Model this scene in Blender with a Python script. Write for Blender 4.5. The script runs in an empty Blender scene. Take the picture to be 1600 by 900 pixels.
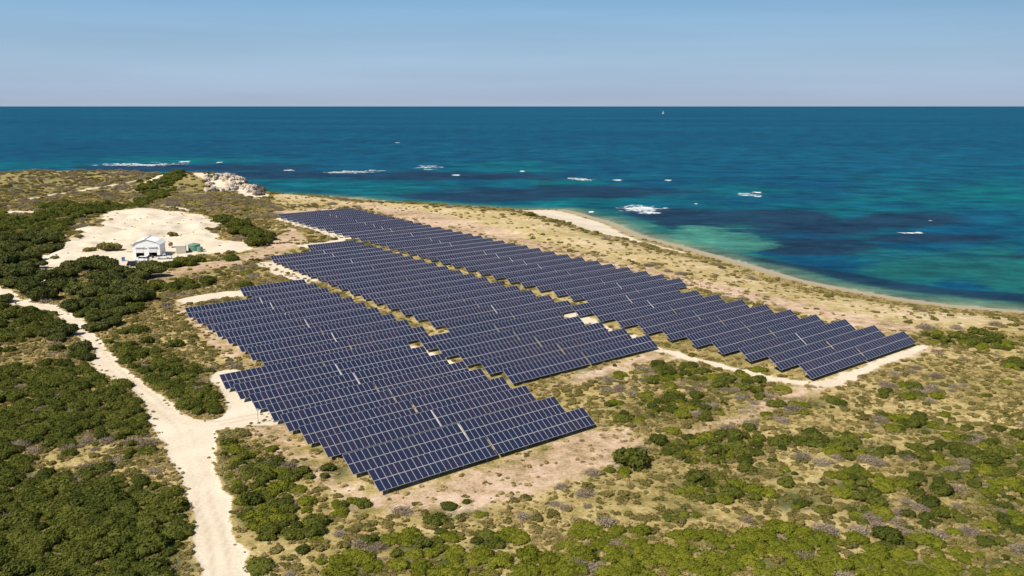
import bpy, bmesh, math, random
import numpy as np
from mathutils import Vector, Matrix, noise as mnoise

S = bpy.context.scene
COL = S.collection
rnd = random.Random(11)
R_ = math.radians

# ------------------------------------------------------------------ camera, sky, sun, exposure
FPX, CAMH, PITCH = 1350.0, 51.3, math.atan2(284.0, 1350.0)
cd = bpy.data.cameras.new('camera'); cam = bpy.data.objects.new('camera', cd); COL.objects.link(cam)
cam.location = (0, 0, CAMH); cam.rotation_euler = (math.pi/2 - PITCH, 0, 0)
cd.sensor_width = 36; cd.lens = FPX*36/1600; cd.clip_start = 1; cd.clip_end = 400000
S.camera = cam

SUN_EL = R_(50)
to_sun = Vector((-0.74, -0.67, 0)).normalized()*math.cos(SUN_EL) + Vector((0, 0, math.sin(SUN_EL)))
world = bpy.data.worlds.new('World'); S.world = world; world.use_nodes = True
wn = world.node_tree.nodes; wl = world.node_tree.links
sky = wn.new('ShaderNodeTexSky'); sky.sky_type = 'NISHITA'; sky.sun_disc = False
sky.sun_elevation = SUN_EL
sky.sun_rotation = math.atan2(to_sun.x, to_sun.y)
sky.air_density = 1.0; sky.dust_density = .6; sky.ozone_density = 2.0
bg = wn['Background']; SKY_K = 0.055; bg.inputs['Strength'].default_value = SKY_K
# low milky band of sea haze over the horizon, with faint level streaks, passing into the clear sky above
EXPO = 0.40
def lin(c): return tuple(((v/255)/12.92 if v/255 <= .04045 else ((v/255+.055)/1.055)**2.4)/(2**EXPO)/SKY_K for v in c)+(1,)
tc = wn.new('ShaderNodeTexCoord'); sep = wn.new('ShaderNodeSeparateXYZ'); wl.new(tc.outputs['Generated'], sep.inputs[0])
rp = wn.new('ShaderNodeValToRGB'); e = rp.color_ramp.elements
mz = wn.new('ShaderNodeMath'); mz.operation = 'MULTIPLY'; mz.inputs[1].default_value = 4.0; wl.new(sep.outputs['Z'], mz.inputs[0]); wl.new(mz.outputs[0], rp.inputs[0])
e[0].position = 0; e[0].color = lin((172, 184, 206)); e[1].position = 1; e[1].color = lin((88, 146, 198))
for p_, c_ in ((.06, (168, 186, 209)), (.2, (163, 191, 216)), (.45, (136, 179, 215))): k_ = e.new(p_); k_.color = lin(c_)
mp = wn.new('ShaderNodeMapping'); mp.inputs['Scale'].default_value = (1.5, 1.5, 22); nz = wn.new('ShaderNodeTexNoise'); nz.inputs['Scale'].default_value = 1.3; nz.inputs['Detail'].default_value = 3
wl.new(tc.outputs['Generated'], mp.inputs['Vector']); wl.new(mp.outputs[0], nz.inputs['Vector'])
mr = wn.new('ShaderNodeMapRange'); mr.inputs['From Min'].default_value = .3; mr.inputs['From Max'].default_value = .7; mr.inputs['To Min'].default_value = .93; mr.inputs['To Max'].default_value = 1.06; wl.new(nz.outputs[0], mr.inputs['Value'])
hm = wn.new('ShaderNodeMix'); hm.data_type = 'RGBA'; hm.blend_type = 'MULTIPLY'; hm.inputs['Factor'].default_value = 1; wl.new(rp.outputs[0], hm.inputs['A']); wl.new(mr.outputs[0], hm.inputs['B'])
mf = wn.new('ShaderNodeMapRange'); mf.inputs['From Min'].default_value = .14; mf.inputs['From Max'].default_value = .4; wl.new(sep.outputs['Z'], mf.inputs['Value'])
hs = wn.new('ShaderNodeMix'); hs.data_type = 'RGBA'; wl.new(mf.outputs[0], hs.inputs['Factor']); wl.new(hm.outputs['Result'], hs.inputs['A']); wl.new(sky.outputs[0], hs.inputs['B'])
wl.new(hs.outputs['Result'], bg.inputs['Color'])

sd = bpy.data.lights.new('sun', 'SUN'); sd.energy = 4.6; sd.angle = R_(0.5); sd.color = (1, .94, .84)
sun = bpy.data.objects.new('sun', sd); COL.objects.link(sun)
sun.rotation_euler = (-to_sun).to_track_quat('-Z', 'Y').to_euler()
S.view_settings.view_transform = 'Standard'; S.view_settings.look = 'None'
S.view_settings.exposure = EXPO; S.view_settings.gamma = 1; S.view_settings.use_curve_mapping = False
S.cycles.max_bounces = 5; S.cycles.diffuse_bounces = 1; S.cycles.glossy_bounces = 2; S.cycles.transparent_max_bounces = 8

# ------------------------------------------------------------------ helpers
SEA = -5.0
cp, sp = math.cos(PITCH), math.sin(PITCH)
def ground(px, py, z=0.0):
    u, w = px-800.0, 450.0-py
    d = (u, FPX*cp + w*sp, -FPX*sp + w*cp)
    k = (z-CAMH)/d[2]
    return (d[0]*k, d[1]*k)
def to_px(x, y, z=0.0):
    z = z-CAMH; d = y*cp - z*sp; up = y*sp + z*cp
    return 800 + FPX*x/d, 450 - FPX*up/d
PHI = R_(38.9); AX = (math.cos(PHI), math.sin(PHI)); BX = (-math.sin(PHI), math.cos(PHI))
def st(s, t): return (s*AX[0]+t*BX[0], s*AX[1]+t*BX[1])

def tag(o, label=None, cat=None, group=None, kind=None):
    if label: o['label'] = label
    if cat: o['category'] = cat
    if group: o['group'] = group
    if kind: o['kind'] = kind
    return o
def empty(name, loc=(0, 0, 0), rz=0.0):
    o = bpy.data.objects.new(name, None); COL.objects.link(o); o.location = loc; o.rotation_euler = (0, 0, rz)
    o.empty_display_size = .3
    return o
def link(name, me, parent=None, loc=None):
    o = bpy.data.objects.new(name, me); COL.objects.link(o)
    if parent: o.parent = parent
    if loc: o.location = loc
    return o
def np_mesh(name, verts, quads, mats=(), mat_idx=None, smooth=False):
    me = bpy.data.meshes.new(name)
    verts = np.asarray(verts, dtype=np.float32); quads = np.asarray(quads, dtype=np.int32)
    n = quads.shape[1]
    me.vertices.add(len(verts)); me.vertices.foreach_set('co', verts.ravel())
    me.loops.add(quads.size); me.loops.foreach_set('vertex_index', quads.ravel())
    me.polygons.add(len(quads)); me.polygons.foreach_set('loop_start', np.arange(0, quads.size, n, dtype=np.int32))
    for m in mats: me.materials.append(m)
    if mat_idx is not None: me.polygons.foreach_set('material_index', np.asarray(mat_idx, dtype=np.int32))
    me.update(calc_edges=True); me.validate()
    if smooth: me.polygons.foreach_set('use_smooth', np.ones(len(me.polygons), dtype=bool))
    return me
class MB:
    """collects boxes, bars and tubes for one mesh"""
    def __init__(s): s.v = []; s.f = []; s.m = []
    def poly(s, pts, faces, mi=0):
        b = len(s.v); s.v += [tuple(p) for p in pts]
        for f in faces: s.f.append([b+i for i in f]); s.m.append(mi)
    def box(s, lo, hi, mi=0, rot=None, top=None):
        x0, y0, z0 = lo; x1, y1, z1 = hi
        p = [(x0,y0,z0),(x1,y0,z0),(x1,y1,z0),(x0,y1,z0),(x0,y0,z1),(x1,y0,z1),(x1,y1,z1),(x0,y1,z1)]
        if rot is not None: p = [rot @ Vector(q) for q in p]
        s.poly(p, [(0,3,2,1),(4,5,6,7),(0,1,5,4),(1,2,6,5),(2,3,7,6),(3,0,4,7)], mi)
    def bar(s, a, b, r, mi=0, n=4, r2=None):
        a = Vector(a); b = Vector(b); r2 = r if r2 is None else r2
        q = (b-a).to_track_quat('Z', 'Y').to_matrix(); ring = []
        for c, rr in ((a, r), (b, r2)):
            for i in range(n):
                an = 2*math.pi*(i+.5)/n; ring.append(c + q @ Vector((math.cos(an)*rr, math.sin(an)*rr, 0)))
        s.poly(ring, [(i, (i+1) % n, n+(i+1) % n, n+i) for i in range(n)] + [tuple(range(n))[::-1], tuple(range(n, 2*n))], mi)
    def loft(s, rings, mi=0, cap=True):
        n = len(rings[0]); pts = [p for r in rings for p in r]; fs = []
        for k in range(len(rings)-1):
            for i in range(n): fs.append((k*n+i, k*n+(i+1) % n, (k+1)*n+(i+1) % n, (k+1)*n+i))
        if cap: fs += [tuple(range(n))[::-1], tuple(range((len(rings)-1)*n, len(rings)*n))]
        s.poly(pts, fs, mi)
    def mesh(s, name, mats, smooth=False):
        me = bpy.data.meshes.new(name); me.from_pydata([tuple(p) for p in s.v], [], s.f)
        for m in mats: me.materials.append(m)
        me.polygons.foreach_set('material_index', s.m)
        me.validate(); me.update()
        bm = bmesh.new(); bm.from_mesh(me); bmesh.ops.recalc_face_normals(bm, faces=bm.faces); bm.to_mesh(me); bm.free()
        if smooth: me.polygons.foreach_set('use_smooth', [True]*len(me.polygons))
        return me
    def build(s, name, mats, parent=None, loc=None, smooth=False):
        if not isinstance(mats, (list, tuple)): mats = [mats]
        return link(name, s.mesh(name, mats, smooth), parent, loc)

# ---- numpy value noise
_rng = np.random.RandomState(5); _T = _rng.rand(256, 256)
def vnoise(x, y):
    xi = np.floor(x).astype(int); yi = np.floor(y).astype(int); fx = x-xi; fy = y-yi
    fx = fx*fx*(3-2*fx); fy = fy*fy*(3-2*fy)
    a = _T[xi & 255, yi & 255]; b = _T[(xi+1) & 255, yi & 255]; c = _T[xi & 255, (yi+1) & 255]; d = _T[(xi+1) & 255, (yi+1) & 255]
    return (a*(1-fx)+b*fx)*(1-fy)+(c*(1-fx)+d*fx)*fy
def fbm(x, y, sc, oct=4, off=0.0):
    r = 0; amp = 1; tot = 0; x = np.asarray(x, float)/sc+off; y = np.asarray(y, float)/sc+off*1.7
    for _ in range(oct):
        r = r+vnoise(x, y)*amp; tot += amp; amp *= .5; x = x*2.03+13.7; y = y*2.03+7.1
    return r/tot
def sstep(a, b, v): t = np.clip((v-a)/(b-a), 0, 1); return t*t*(3-2*t)
def seg_dist(x, y, pts, closed=False):
    d = np.full(x.shape, 1e9); n = len(pts)
    for i in range(n if closed else n-1):
        ax, ay = pts[i]; bx, by = pts[(i+1) % n]; vx, vy = bx-ax, by-ay
        L = vx*vx+vy*vy+1e-9; t = np.clip(((x-ax)*vx+(y-ay)*vy)/L, 0, 1)
        d = np.minimum(d, np.hypot(x-ax-t*vx, y-ay-t*vy))
    return d
def inside(x, y, pts):
    c = np.zeros(x.shape, bool); n = len(pts)
    for i in range(n):
        ax, ay = pts[i]; bx, by = pts[(i+1) % n]
        if ay == by: continue
        c ^= ((ay > y) != (by > y)) & (x < (bx-ax)*(y-ay)/(by-ay)+ax)
    return c
def sdist(x, y, pts):  # + inside
    d = seg_dist(x, y, pts, True); return np.where(inside(x, y, pts), d, -d)
def G(l, z=0.0): return [ground(a, b, z) for a, b in l]

# ------------------------------------------------------------------ the layout of the place (world metres)
SHORE = [(-900, 700), (-560, 745), (-400, 742), (-300, 735), (-262, 700), (-235, 650), (-200, 612)] + \
    G([(392,298.5),(419,304),(475,307),(550,311),(625,319),(700,322.5),(762,327),(825,329),(875,329),(894,333),(919,341),(950,350),
       (972,361),(1000,372),(1080,393),(1160,416),(1240,440),(1320,456),(1400,470),(1480,481),(1600,491),(1750,503)], SEA) + [(420, 150), (600, 20), (900, -100)]
LAND = SHORE + [(900, -800), (-1800, -800), (-1800, 700)]
TRACK = G([(104,487),(132,501),(148,523),(172,552),(193,573),(220,592),(257,621),(281,640),(300,653),(322,657),(345,650),(352,640),(345,615),(330,592),(350,586),(362,604),(380,620),(403,641),(423,657),(394,664),(372,670),
    (342,672),(340,698),(332,712),(346,735),(358,776),(369,813),(378,857),(392,905),(402,960),(320,960),(311,897),(300,828),(298,802),(292,767),(275,735),(260,706),(246,678),(231,640),(225,627),
    (209,608),(167,587),(148,571),(145,547),(127,531),(117,517),(100,504),(89,488),(50,482),(13,477),(-40,470),(-40,446),(0,448),(20,453),(29,466),(51,472),(90,476)])
SPUR = G([(51,440),(61,424),(56,411),(64,395),(80,400),(76,420),(66,440),(52,476),(40,472)])
BOWL = G([(60,411),(64,395),(93,373),(99,363),(128,352),(160,341),(187,332),(221,328),(267,333),(310,337),(340,342),(346,352),(360,362),(374,370),(398,388),(372,396),(320,397),(300,400),(256,413),(216,419),(184,418),(160,405),(101,414),(101,424),(80,420)])
POLYS_SAND = [TRACK, SPUR, BOWL]
RUTS = [G([(60,474),(96,482),(120,512),(150,545),(185,585),(240,625),(282,665),(298,692),(308,740),(325,800),(342,860),(356,960)]), G([(262,640),(300,662),(340,662),(400,650),(420,657)])]
BEACH = G([(770,329),(825,329),(875,329),(894,333),(919,341),(950,350),(972,362),(1000,376),(1080,397),(1060,397),(1010,386),(960,374),(920,366),(870,354),(830,345),(800,336)], -4.0)
ROADS_SAND = [(G([(905,492),(950,516),(1010,542),(1100,566),(1200,590),(1262,602),(1300,598),(1350,578),(1400,560),(1448,541)]), 1.5),
              (G([(482,352),(510,362),(545,372),(520,380),(480,384)]), 4.0), (G([(440,342),(480,355)]), 3.0), (G([(418,412),(440,424),(476,438)]), 3.4), (G([(305,468),(340,462),(381,458)]), 4.5),
              (G([(45,311),(90,303),(150,296),(220,289),(232,284)]), 2.6), (G([(-20,333),(70,332)]), 5.0), (G([(232,284),(275,276),(320,270)], 4), 3.0), (G([(318,274),(345,274),(372,284),(400,296)], 4), 7.0), (G([(310,286),(350,292),(385,299)], 2), 4.0), (G([(262,326),(285,329),(300,333)]), 3.0),
              (G([(355,585),(400,590),(425,655)]), 3.0), (G([(640,545),(668,556),(700,572),(740,590),(790,612)]), 2.2), (G([(880,488),(905,495),(935,512),(975,524),(1012,545)]), 2.6)]
DIRT = [G([(380,668),(430,655),(470,700),(560,765),(590,776),(780,722),(935,665),(985,672),(1015,692),(930,735),(860,765),(760,790),(640,806),(560,792),(490,745),(430,700)]),
        G([(272,474),(292,470),(345,520),(400,566),(425,590),(440,640),(350,590),(390,575),(330,540),(290,500)]),
        G([(860,600),(1020,550),(1060,560),(1000,572),(900,604),(820,616)]),
        G([(1010,690),(1120,655),(1240,608),(1290,600),(1450,540),(1470,545),(1340,592),(1250,625),(1130,672)]),
        G([(425,330),(560,318),(700,335),(900,395),(1070,430),(1250,470),(1450,515),(1400,525),(1060,445),(900,415),(700,368),(560,322),(430,345)]),
        G([(213,440),(235,426),(300,414),(370,403),(460,352),(480,375),(440,400),(380,412),(300,428),(225,446)])]
DUNE = G([(430,302),(520,307),(640,319),(800,332),(920,362),(1100,397),(1240,436),(1400,467),(1600,488),(1750,500),(1600,520),(1400,505),(1250,478),(1080,432),(900,392),(700,352),(600,332),(500,320),(430,322)])

def land_h(x, y):
    x = np.asarray(x, float); y = np.asarray(y, float)
    sd_ = sdist(x, y, LAND)
    h = SEA + 5.0*sstep(-8, 44, sd_) - 3*sstep(0, -60, sd_)
    wob = (fbm(x, y, 60, 3)-.5)*2.2 + (fbm(x, y, 14, 3, 3.3)-.5)*1.1
    far = sstep(270, 420, np.hypot(x+60, y))
    s = x*AX[0]+y*AX[1]; t = x*BX[0]+y*BX[1]
    arr = sstep(14, 0, np.maximum(np.maximum(48-s, s-212), np.maximum(80-t, t-385)))
    near_track = sstep(14, 2, -sdist(x, y, TRACK))
    h = h + wob*(1-arr)*(1-near_track)*(.5+.9*far)*sstep(0, 25, sd_)
    def bump(px, py, amp, rx, ry, z=0):
        cx, cy = ground(px, py, z); return amp*np.exp(-((x-cx)/rx)**2-((y-cy)/ry)**2)
    h = h + sstep(0, 14, sd_)*(bump(338, 291, 4.2, 28, 30) + bump(318, 288, 3.8, 44, 34) + bump(372, 292, 3.6, 16, 16) + bump(395, 300, 3.0, 9, 10)+ bump(270, 290, 2.8, 26, 30)
        + bump(35, 275, 3.2, 16, 30) + bump(130, 280, 1.2, 60, 30) + bump(180, 338, .8, 26, 16) + bump(110, 362, 1.4, 14, 16) + bump(250, 334, .8, 40, 14))
    bw = sdist(x, y, BOWL); h = h + sstep(0, 10, bw)*sstep(10, 45, np.hypot(x-ground(235, 404)[0], y-ground(235, 404)[1]))*(np.abs(fbm(x, y*.6, 11, 5, 5.5)-.5)*5.5)
    return h

# ------------------------------------------------------------------ materials
def new_mat(name):
    m = bpy.data.materials.new(name); m.use_nodes = True
    return m, m.node_tree.nodes, m.node_tree.links, m.node_tree.nodes['Principled BSDF']
def simple(name, col, rough=.6, metal=0.0, var=.08, scale=3.0, spec=.5):
    m, n, l, p = new_mat(name)
    tex = n.new('ShaderNodeTexNoise'); tex.inputs['Scale'].default_value = scale; tex.inputs['Detail'].default_value = 5
    co = n.new('ShaderNodeTexCoord'); l.new(co.outputs['Object'], tex.inputs['Vector'])
    r = n.new('ShaderNodeValToRGB'); r.color_ramp.elements[0].position = .3; r.color_ramp.elements[1].position = .7
    r.color_ramp.elements[0].color = tuple(c*(1-var) for c in col)+(1,); r.color_ramp.elements[1].color = tuple(min(1, c*(1+var)) for c in col)+(1,)
    l.new(tex.outputs[0], r.inputs[0]); l.new(r.outputs[0], p.inputs['Base Color'])
    p.inputs['Roughness'].default_value = rough; p.inputs['Metallic'].default_value = metal; p.inputs['Specular IOR Level'].default_value = spec
    return m
def leaf_mat(name, dark, light, rough=.75, transl=.35):
    """colour varies from plant to plant and from leaf clump to leaf clump"""
    m, n, l, p = new_mat(name)
    oi = n.new('ShaderNodeObjectInfo'); ge = n.new('ShaderNodeNewGeometry')
    a = n.new('ShaderNodeMath'); a.operation = 'MULTIPLY'; a.inputs[1].default_value = .6; l.new(oi.outputs['Random'], a.inputs[0])
    b = n.new('ShaderNodeMath'); b.operation = 'MULTIPLY_ADD'; b.inputs[1].default_value = .4; l.new(ge.outputs['Random Per Island'], b.inputs[0]); l.new(a.outputs[0], b.inputs[2])
    r = n.new('ShaderNodeValToRGB'); r.color_ramp.elements[0].color = dark+(1,); r.color_ramp.elements[1].color = light+(1,)
    l.new(b.outputs[0], r.inputs[0]); l.new(r.outputs[0], p.inputs['Base Color'])
    p.inputs['Roughness'].default_value = rough; p.inputs['Specular IOR Level'].default_value = .15
    tr = n.new('ShaderNodeBsdfTranslucent'); mx = n.new('ShaderNodeMixShader'); mx.inputs[0].default_value = transl
    l.new(r.outputs[0], tr.inputs['Color']); out = n['Material Output']
    l.new(p.outputs[0], mx.inputs[1]); l.new(tr.outputs[0], mx.inputs[2]); l.new(mx.outputs[0], out.inputs['Surface'])
    return m
M_GREEN = leaf_mat('shrub_green', (.050, .068, .010), (.180, .185, .030))
M_BRIGHT = leaf_mat('shrub_bright', (.125, .145, .010), (.26, .26, .028))
M_OLIVE = leaf_mat('shrub_olive', (.13, .12, .030), (.36, .29, .095))
M_TAN = leaf_mat('dry_grass', (.27, .215, .070), (.66, .51, .24))
M_GREY = leaf_mat('shrub_grey', (.20, .155, .105), (.40, .32, .225), transl=.05)
M_TREE = leaf_mat('tree_leaves', (.042, .056, .012), (.125, .130, .030), transl=.15)
M_BARK = simple('bark', (.16, .13, .10), .9, var=.3)

def ramp_node(n, stops):
    r = n.new('ShaderNodeValToRGB'); e = r.color_ramp.elements
    e[0].position, e[0].color = stops[0][0], stops[0][1]+(1,)
    e[1].position, e[1].color = stops[-1][0], stops[-1][1]+(1,)
    for p_, c in stops[1:-1]: k = e.new(p_); k.color = c+(1,)
    return r
def mixc(n, l, f, a, b):
    m = n.new('ShaderNodeMix'); m.data_type = 'RGBA'
    for s_, v in ((m.inputs['Factor'], f), (m.inputs['A'], a), (m.inputs['B'], b)):
        if hasattr(v, 'links'): l.new(v, s_)
        elif isinstance(v, tuple): s_.default_value = v+(1,)
        else: s_.default_value = v
    return m.outputs['Result']
def nmath(n, l, op, a, b=None, c=None, clamp=False):
    m = n.new('ShaderNodeMath'); m.operation = op; m.use_clamp = clamp
    for i, v in enumerate((a, b, c)):
        if v is None: continue
        if hasattr(v, 'links'): l.new(v, m.inputs[i])
        else: m.inputs[i].default_value = v
    return m.outputs[0]
def noise_out(n, l, vec, scale, detail=5, rough=.55):
    t = n.new('ShaderNodeTexNoise'); t.inputs['Scale'].default_value = scale; t.inputs['Detail'].default_value = detail; t.inputs['Roughness'].default_value = rough
    l.new(vec, t.inputs['Vector']); return t.outputs[0]
def attr(n, name):
    a = n.new('ShaderNodeAttribute'); a.attribute_name = name; return a.outputs['Fac']

def ground_material():
    m, n, l, p = new_mat('ground')
    geo = n.new('ShaderNodeNewGeometry'); P = geo.outputs['Position']
    n1 = noise_out(n, l, P, .035, 6, .6); n2 = noise_out(n, l, P, .35, 6, .65); n3 = noise_out(n, l, P, 2.2, 4, .6); n4 = noise_out(n, l, P, .11, 5, .6)
    dry = ramp_node(n, [(.36, (.11, .095, .028)), (.44, (.23, .185, .062)), (.50, (.36, .275, .11)), (.56, (.49, .38, .18)), (.64, (.62, .50, .30))])
    mixn = nmath(n, l, 'ADD', nmath(n, l, 'MULTIPLY', n1, .35), nmath(n, l, 'ADD', nmath(n, l, 'MULTIPLY', n2, .38), nmath(n, l, 'MULTIPLY', n3, .27)))
    l.new(mixn, dry.inputs[0])
    sand = ramp_node(n, [(.32, (.52, .43, .315)), (.46, (.61, .52, .395)), (.54, (.66, .57, .44)), (.68, (.73, .65, .52))]); l.new(nmath(n, l, 'ADD', nmath(n, l, 'MULTIPLY', n4, .5), nmath(n, l, 'MULTIPLY', n3, .5)), sand.inputs[0])
    dirt = ramp_node(n, [(.38, (.17, .13, .06)), (.45, (.33, .235, .13)), (.51, (.48, .34, .225)), (.58, (.60, .46, .34)), (.66, (.70, .58, .45))]); l.new(mixn, dirt.inputs[0])
    grn = ramp_node(n, [(.35, (.035, .045, .012)), (.5, (.075, .085, .025)), (.65, (.17, .155, .065))]); l.new(mixn, grn.inputs[0])
    dune = ramp_node(n, [(.36, (.22, .175, .06)), (.43, (.37, .285, .12)), (.50, (.48, .37, .18)), (.56, (.57, .445, .28)), (.63, (.76, .64, .48))]); l.new(mixn, dune.inputs[0])
    def edge(a, k=3.0):   # break the edge of a zone up with noise
        v = nmath(n, l, 'ADD', a, nmath(n, l, 'MULTIPLY', nmath(n, l, 'SUBTRACT', n2, .5), 1.7))
        return nmath(n, l, 'MULTIPLY_ADD', nmath(n, l, 'SUBTRACT', v, .5), k, .5, clamp=True)
    c = dry.outputs[0]
    c = mixc(n, l, edge(attr(n, 'green'), 2.0), c, grn.outputs[0])
    c = mixc(n, l, edge(attr(n, 'dune'), 1.6), c, dune.outputs[0])
    c = mixc(n, l, edge(attr(n, 'dirt'), 2.2), c, dirt.outputs[0])
    c = mixc(n, l, edge(attr(n, 'sand'), 3.2), c, sand.outputs[0])
    c = mixc(n, l, nmath(n, l, 'MULTIPLY', attr(n, 'rut'), .75), c, (.48, .385, .27))
    wet = attr(n, 'wet'); c = mixc(n, l, wet, c, (.36, .30, .21))
    l.new(c, p.inputs['Base Color']); p.inputs['Roughness'].default_value = .95; p.inputs['Specular IOR Level'].default_value = .1
    bmp = n.new('ShaderNodeBump'); bmp.inputs['Strength'].default_value = .55; bmp.inputs['Distance'].default_value = .35
    hh = nmath(n, l, 'ADD', nmath(n, l, 'MULTIPLY', n2, 1.2), nmath(n, l, 'MULTIPLY', n3, .5))
    hh = nmath(n, l, 'MULTIPLY', hh, nmath(n, l, 'MULTIPLY_ADD', attr(n, 'sand'), -.9, 1.0))
    l.new(hh, bmp.inputs['Height']); l.new(bmp.outputs[0], p.inputs['Normal'])
    return m
M_GROUND = ground_material()

def water_material():
    m, n, l, p = new_mat('sea_water')
    geo = n.new('ShaderNodeNewGeometry'); P = geo.outputs['Position']
    mp = n.new('ShaderNodeMapping'); mp.inputs['Scale'].default_value = (.35, 1.0, 1.0); mp.inputs['Rotation'].default_value = (0, 0, .12); l.new(P, mp.inputs['Vector'])
    V = mp.outputs[0]
    m2 = n.new('ShaderNodeMapping'); m2.inputs['Scale'].default_value = (.62, 1.0, 1.0); l.new(P, m2.inputs['Vector']); V2 = m2.outputs[0]
    a = noise_out(n, l, V2, .012, 7, .68); b = noise_out(n, l, V2, .05, 8, .75); c_ = noise_out(n, l, V, .45, 4, .6); d = noise_out(n, l, V, .0016, 4, .55)
    deep = ramp_node(n, [(.38, (.0, .040, .100)), (.5, (.001, .064, .126)), (.62, (.002, .088, .148))])
    l.new(nmath(n, l, 'ADD', nmath(n, l, 'MULTIPLY', d, .5), nmath(n, l, 'MULTIPLY', b, .5)), deep.inputs[0])
    def edge(at, k=2.2, w=1.3):
        v = nmath(n, l, 'ADD', at, nmath(n, l, 'MULTIPLY', nmath(n, l, 'SUBTRACT', nmath(n, l, 'ADD', nmath(n, l, 'MULTIPLY', a, .5), nmath(n, l, 'MULTIPLY', b, .5)), .5), w*2))
        return nmath(n, l, 'MULTIPLY_ADD', nmath(n, l, 'SUBTRACT', v, .5), k, .5, clamp=True)
    tq = ramp_node(n, [(.35, (.0, .070, .110)), (.6, (.0, .128, .140))]); l.new(b, tq.inputs[0])
    c = mixc(n, l, edge(attr(n, 'shelf'), 1.4, 1.7), deep.outputs[0], tq.outputs[0])
    c = mixc(n, l, edge(attr(n, 'reef'), 3.6, 1.7), c, (.008, .034, .070))
    c = mixc(n, l, edge(attr(n, 'lagoon'), 3.2, 1.8), c, (.008, .105, .105))
    c = mixc(n, l, nmath(n, l, 'MULTIPLY', edge(attr(n, 'sandpatch'), 5.0, 1.7), .85), c, (.050, .190, .150))
    c = mixc(n, l, edge(attr(n, 'reefband'), 3.0, 1.3), c, (.006, .032, .062))
    c = mixc(n, l, attr(n, 'shallow'), c, (.16, .21, .125))
    wash = nmath(n, l, 'MULTIPLY', attr(n, 'wash'), nmath(n, l, 'MULTIPLY_ADD', nmath(n, l, 'SUBTRACT', b, .5), 6.0, .35, clamp=True)); c = mixc(n, l, wash, c, (.66, .68, .64))
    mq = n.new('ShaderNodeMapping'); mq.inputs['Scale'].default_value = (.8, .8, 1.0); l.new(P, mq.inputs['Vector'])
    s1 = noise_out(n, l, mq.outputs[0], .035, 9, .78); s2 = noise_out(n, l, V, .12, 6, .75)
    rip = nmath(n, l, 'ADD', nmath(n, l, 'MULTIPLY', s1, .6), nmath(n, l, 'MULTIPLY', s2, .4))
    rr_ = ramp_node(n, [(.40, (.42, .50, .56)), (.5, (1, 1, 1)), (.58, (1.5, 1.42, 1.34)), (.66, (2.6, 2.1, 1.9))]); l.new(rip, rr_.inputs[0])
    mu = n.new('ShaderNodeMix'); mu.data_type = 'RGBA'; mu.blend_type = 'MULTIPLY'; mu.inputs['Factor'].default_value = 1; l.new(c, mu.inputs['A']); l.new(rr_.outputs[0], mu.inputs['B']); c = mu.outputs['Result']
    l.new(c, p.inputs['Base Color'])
    p.inputs['Roughness'].default_value = .5; p.inputs['Specular IOR Level'].default_value = .05
    bmp = n.new('ShaderNodeBump'); bmp.inputs['Strength'].default_value = .9; bmp.inputs['Distance'].default_value = 1.6
    l.new(nmath(n, l, 'ADD', nmath(n, l, 'MULTIPLY', b, 1.6), nmath(n, l, 'MULTIPLY', c_, .5)), bmp.inputs['Height']); l.new(bmp.outputs[0], p.inputs['Normal'])
    return m
M_SEA = water_material()

# ------------------------------------------------------------------ ground sheet
def fan(ny, nx, y0, y1, wid):
    ys = np.geomspace(y0, y1, ny); us = np.linspace(-1, 1, nx)
    Y, U = np.meshgrid(ys, us, indexing='ij'); X = U*wid(Y)
    i = np.arange((ny-1)*(nx-1)); r, c = divmod(i, nx-1); a = r*nx+c
    return X, Y, np.stack([a, a+1, a+nx+1, a+nx], 1)
def set_attr(me, name, v):
    at = me.attributes.new(name, 'FLOAT', 'POINT'); at.data.foreach_set('value', np.asarray(v, np.float32).ravel())

# where the scrub is green (soft ellipses on the ground, given by the photo's spots)
GREEN_BLOBS = [(1100,702,95,24),(1120,757,70,20),(1240,780,60,18),(1540,705,110,32),(1500,745,80,28),(1570,765,60,32),(1340,757,55,16),(1420,662,60,14),(1290,686,55,11),(1235,628,60,12),(1420,612,50,8),
    (1500,533,70,10),(1590,568,20,8),(1360,792,45,18),(1460,803,42,14),(1580,830,85,32),(1420,835,65,15),(1560,880,60,25),(400,790,58,38),(385,715,50,18),(355,690,25,24),(355,738,20,22),(455,735,50,16),
    (520,740,30,16),(545,790,22,8),(200,560,60,30),(300,625,45,28),(240,585,45,28),(330,500,0,0),(700,800,70,14),(640,850,60,14),(790,770,20,8),(905,700,0,0),(1070,800,30,10),(1030,640,70,22),(1060,590,60,14),
    (930,585,40,14),(1150,600,70,16),(1190,640,40,12),(985,722,38,16),(1340,700,45,12),(1200,740,40,10),(760,850,30,10),(450,830,40,14)]
BRIGHT_BLOBS = [(960,868,75,34),(1085,872,70,28),(1180,858,60,32),(1250,885,70,25),(1390,885,120,24),(700,885,75,22),(620,840,20,8),(1290,845,30,12),(800,840,22,10),(1475,890,60,20),(850,890,40,16),(560,890,50,16)]
FARGREEN = G([(-60,330),(60,345),(60,320),(100,318),(160,320),(200,322),(235,310),(215,296),(270,280),(300,282),(240,320),(200,332),(150,342),(110,352),(90,372),(60,395),(55,430),(20,446),(-60,446)])
HILLS = G([(-80,262),(200,262),(420,298),(440,345),(340,340),(300,330),(200,330),(100,330),(-80,330)])
LEFTSCRUB = G([(-60,478),(10,480),(90,490),(118,520),(145,552),(150,575),(205,608),(226,630),(246,680),(290,770),(300,830),(312,900),(315,980),(-120,980)])
MIDSCRUB = G([(110,490),(150,520),(225,592),(300,650),(370,650),(350,600),(400,560),(290,482),(300,455),(420,405),(350,400),(260,420),(190,425),(120,470)])
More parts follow.
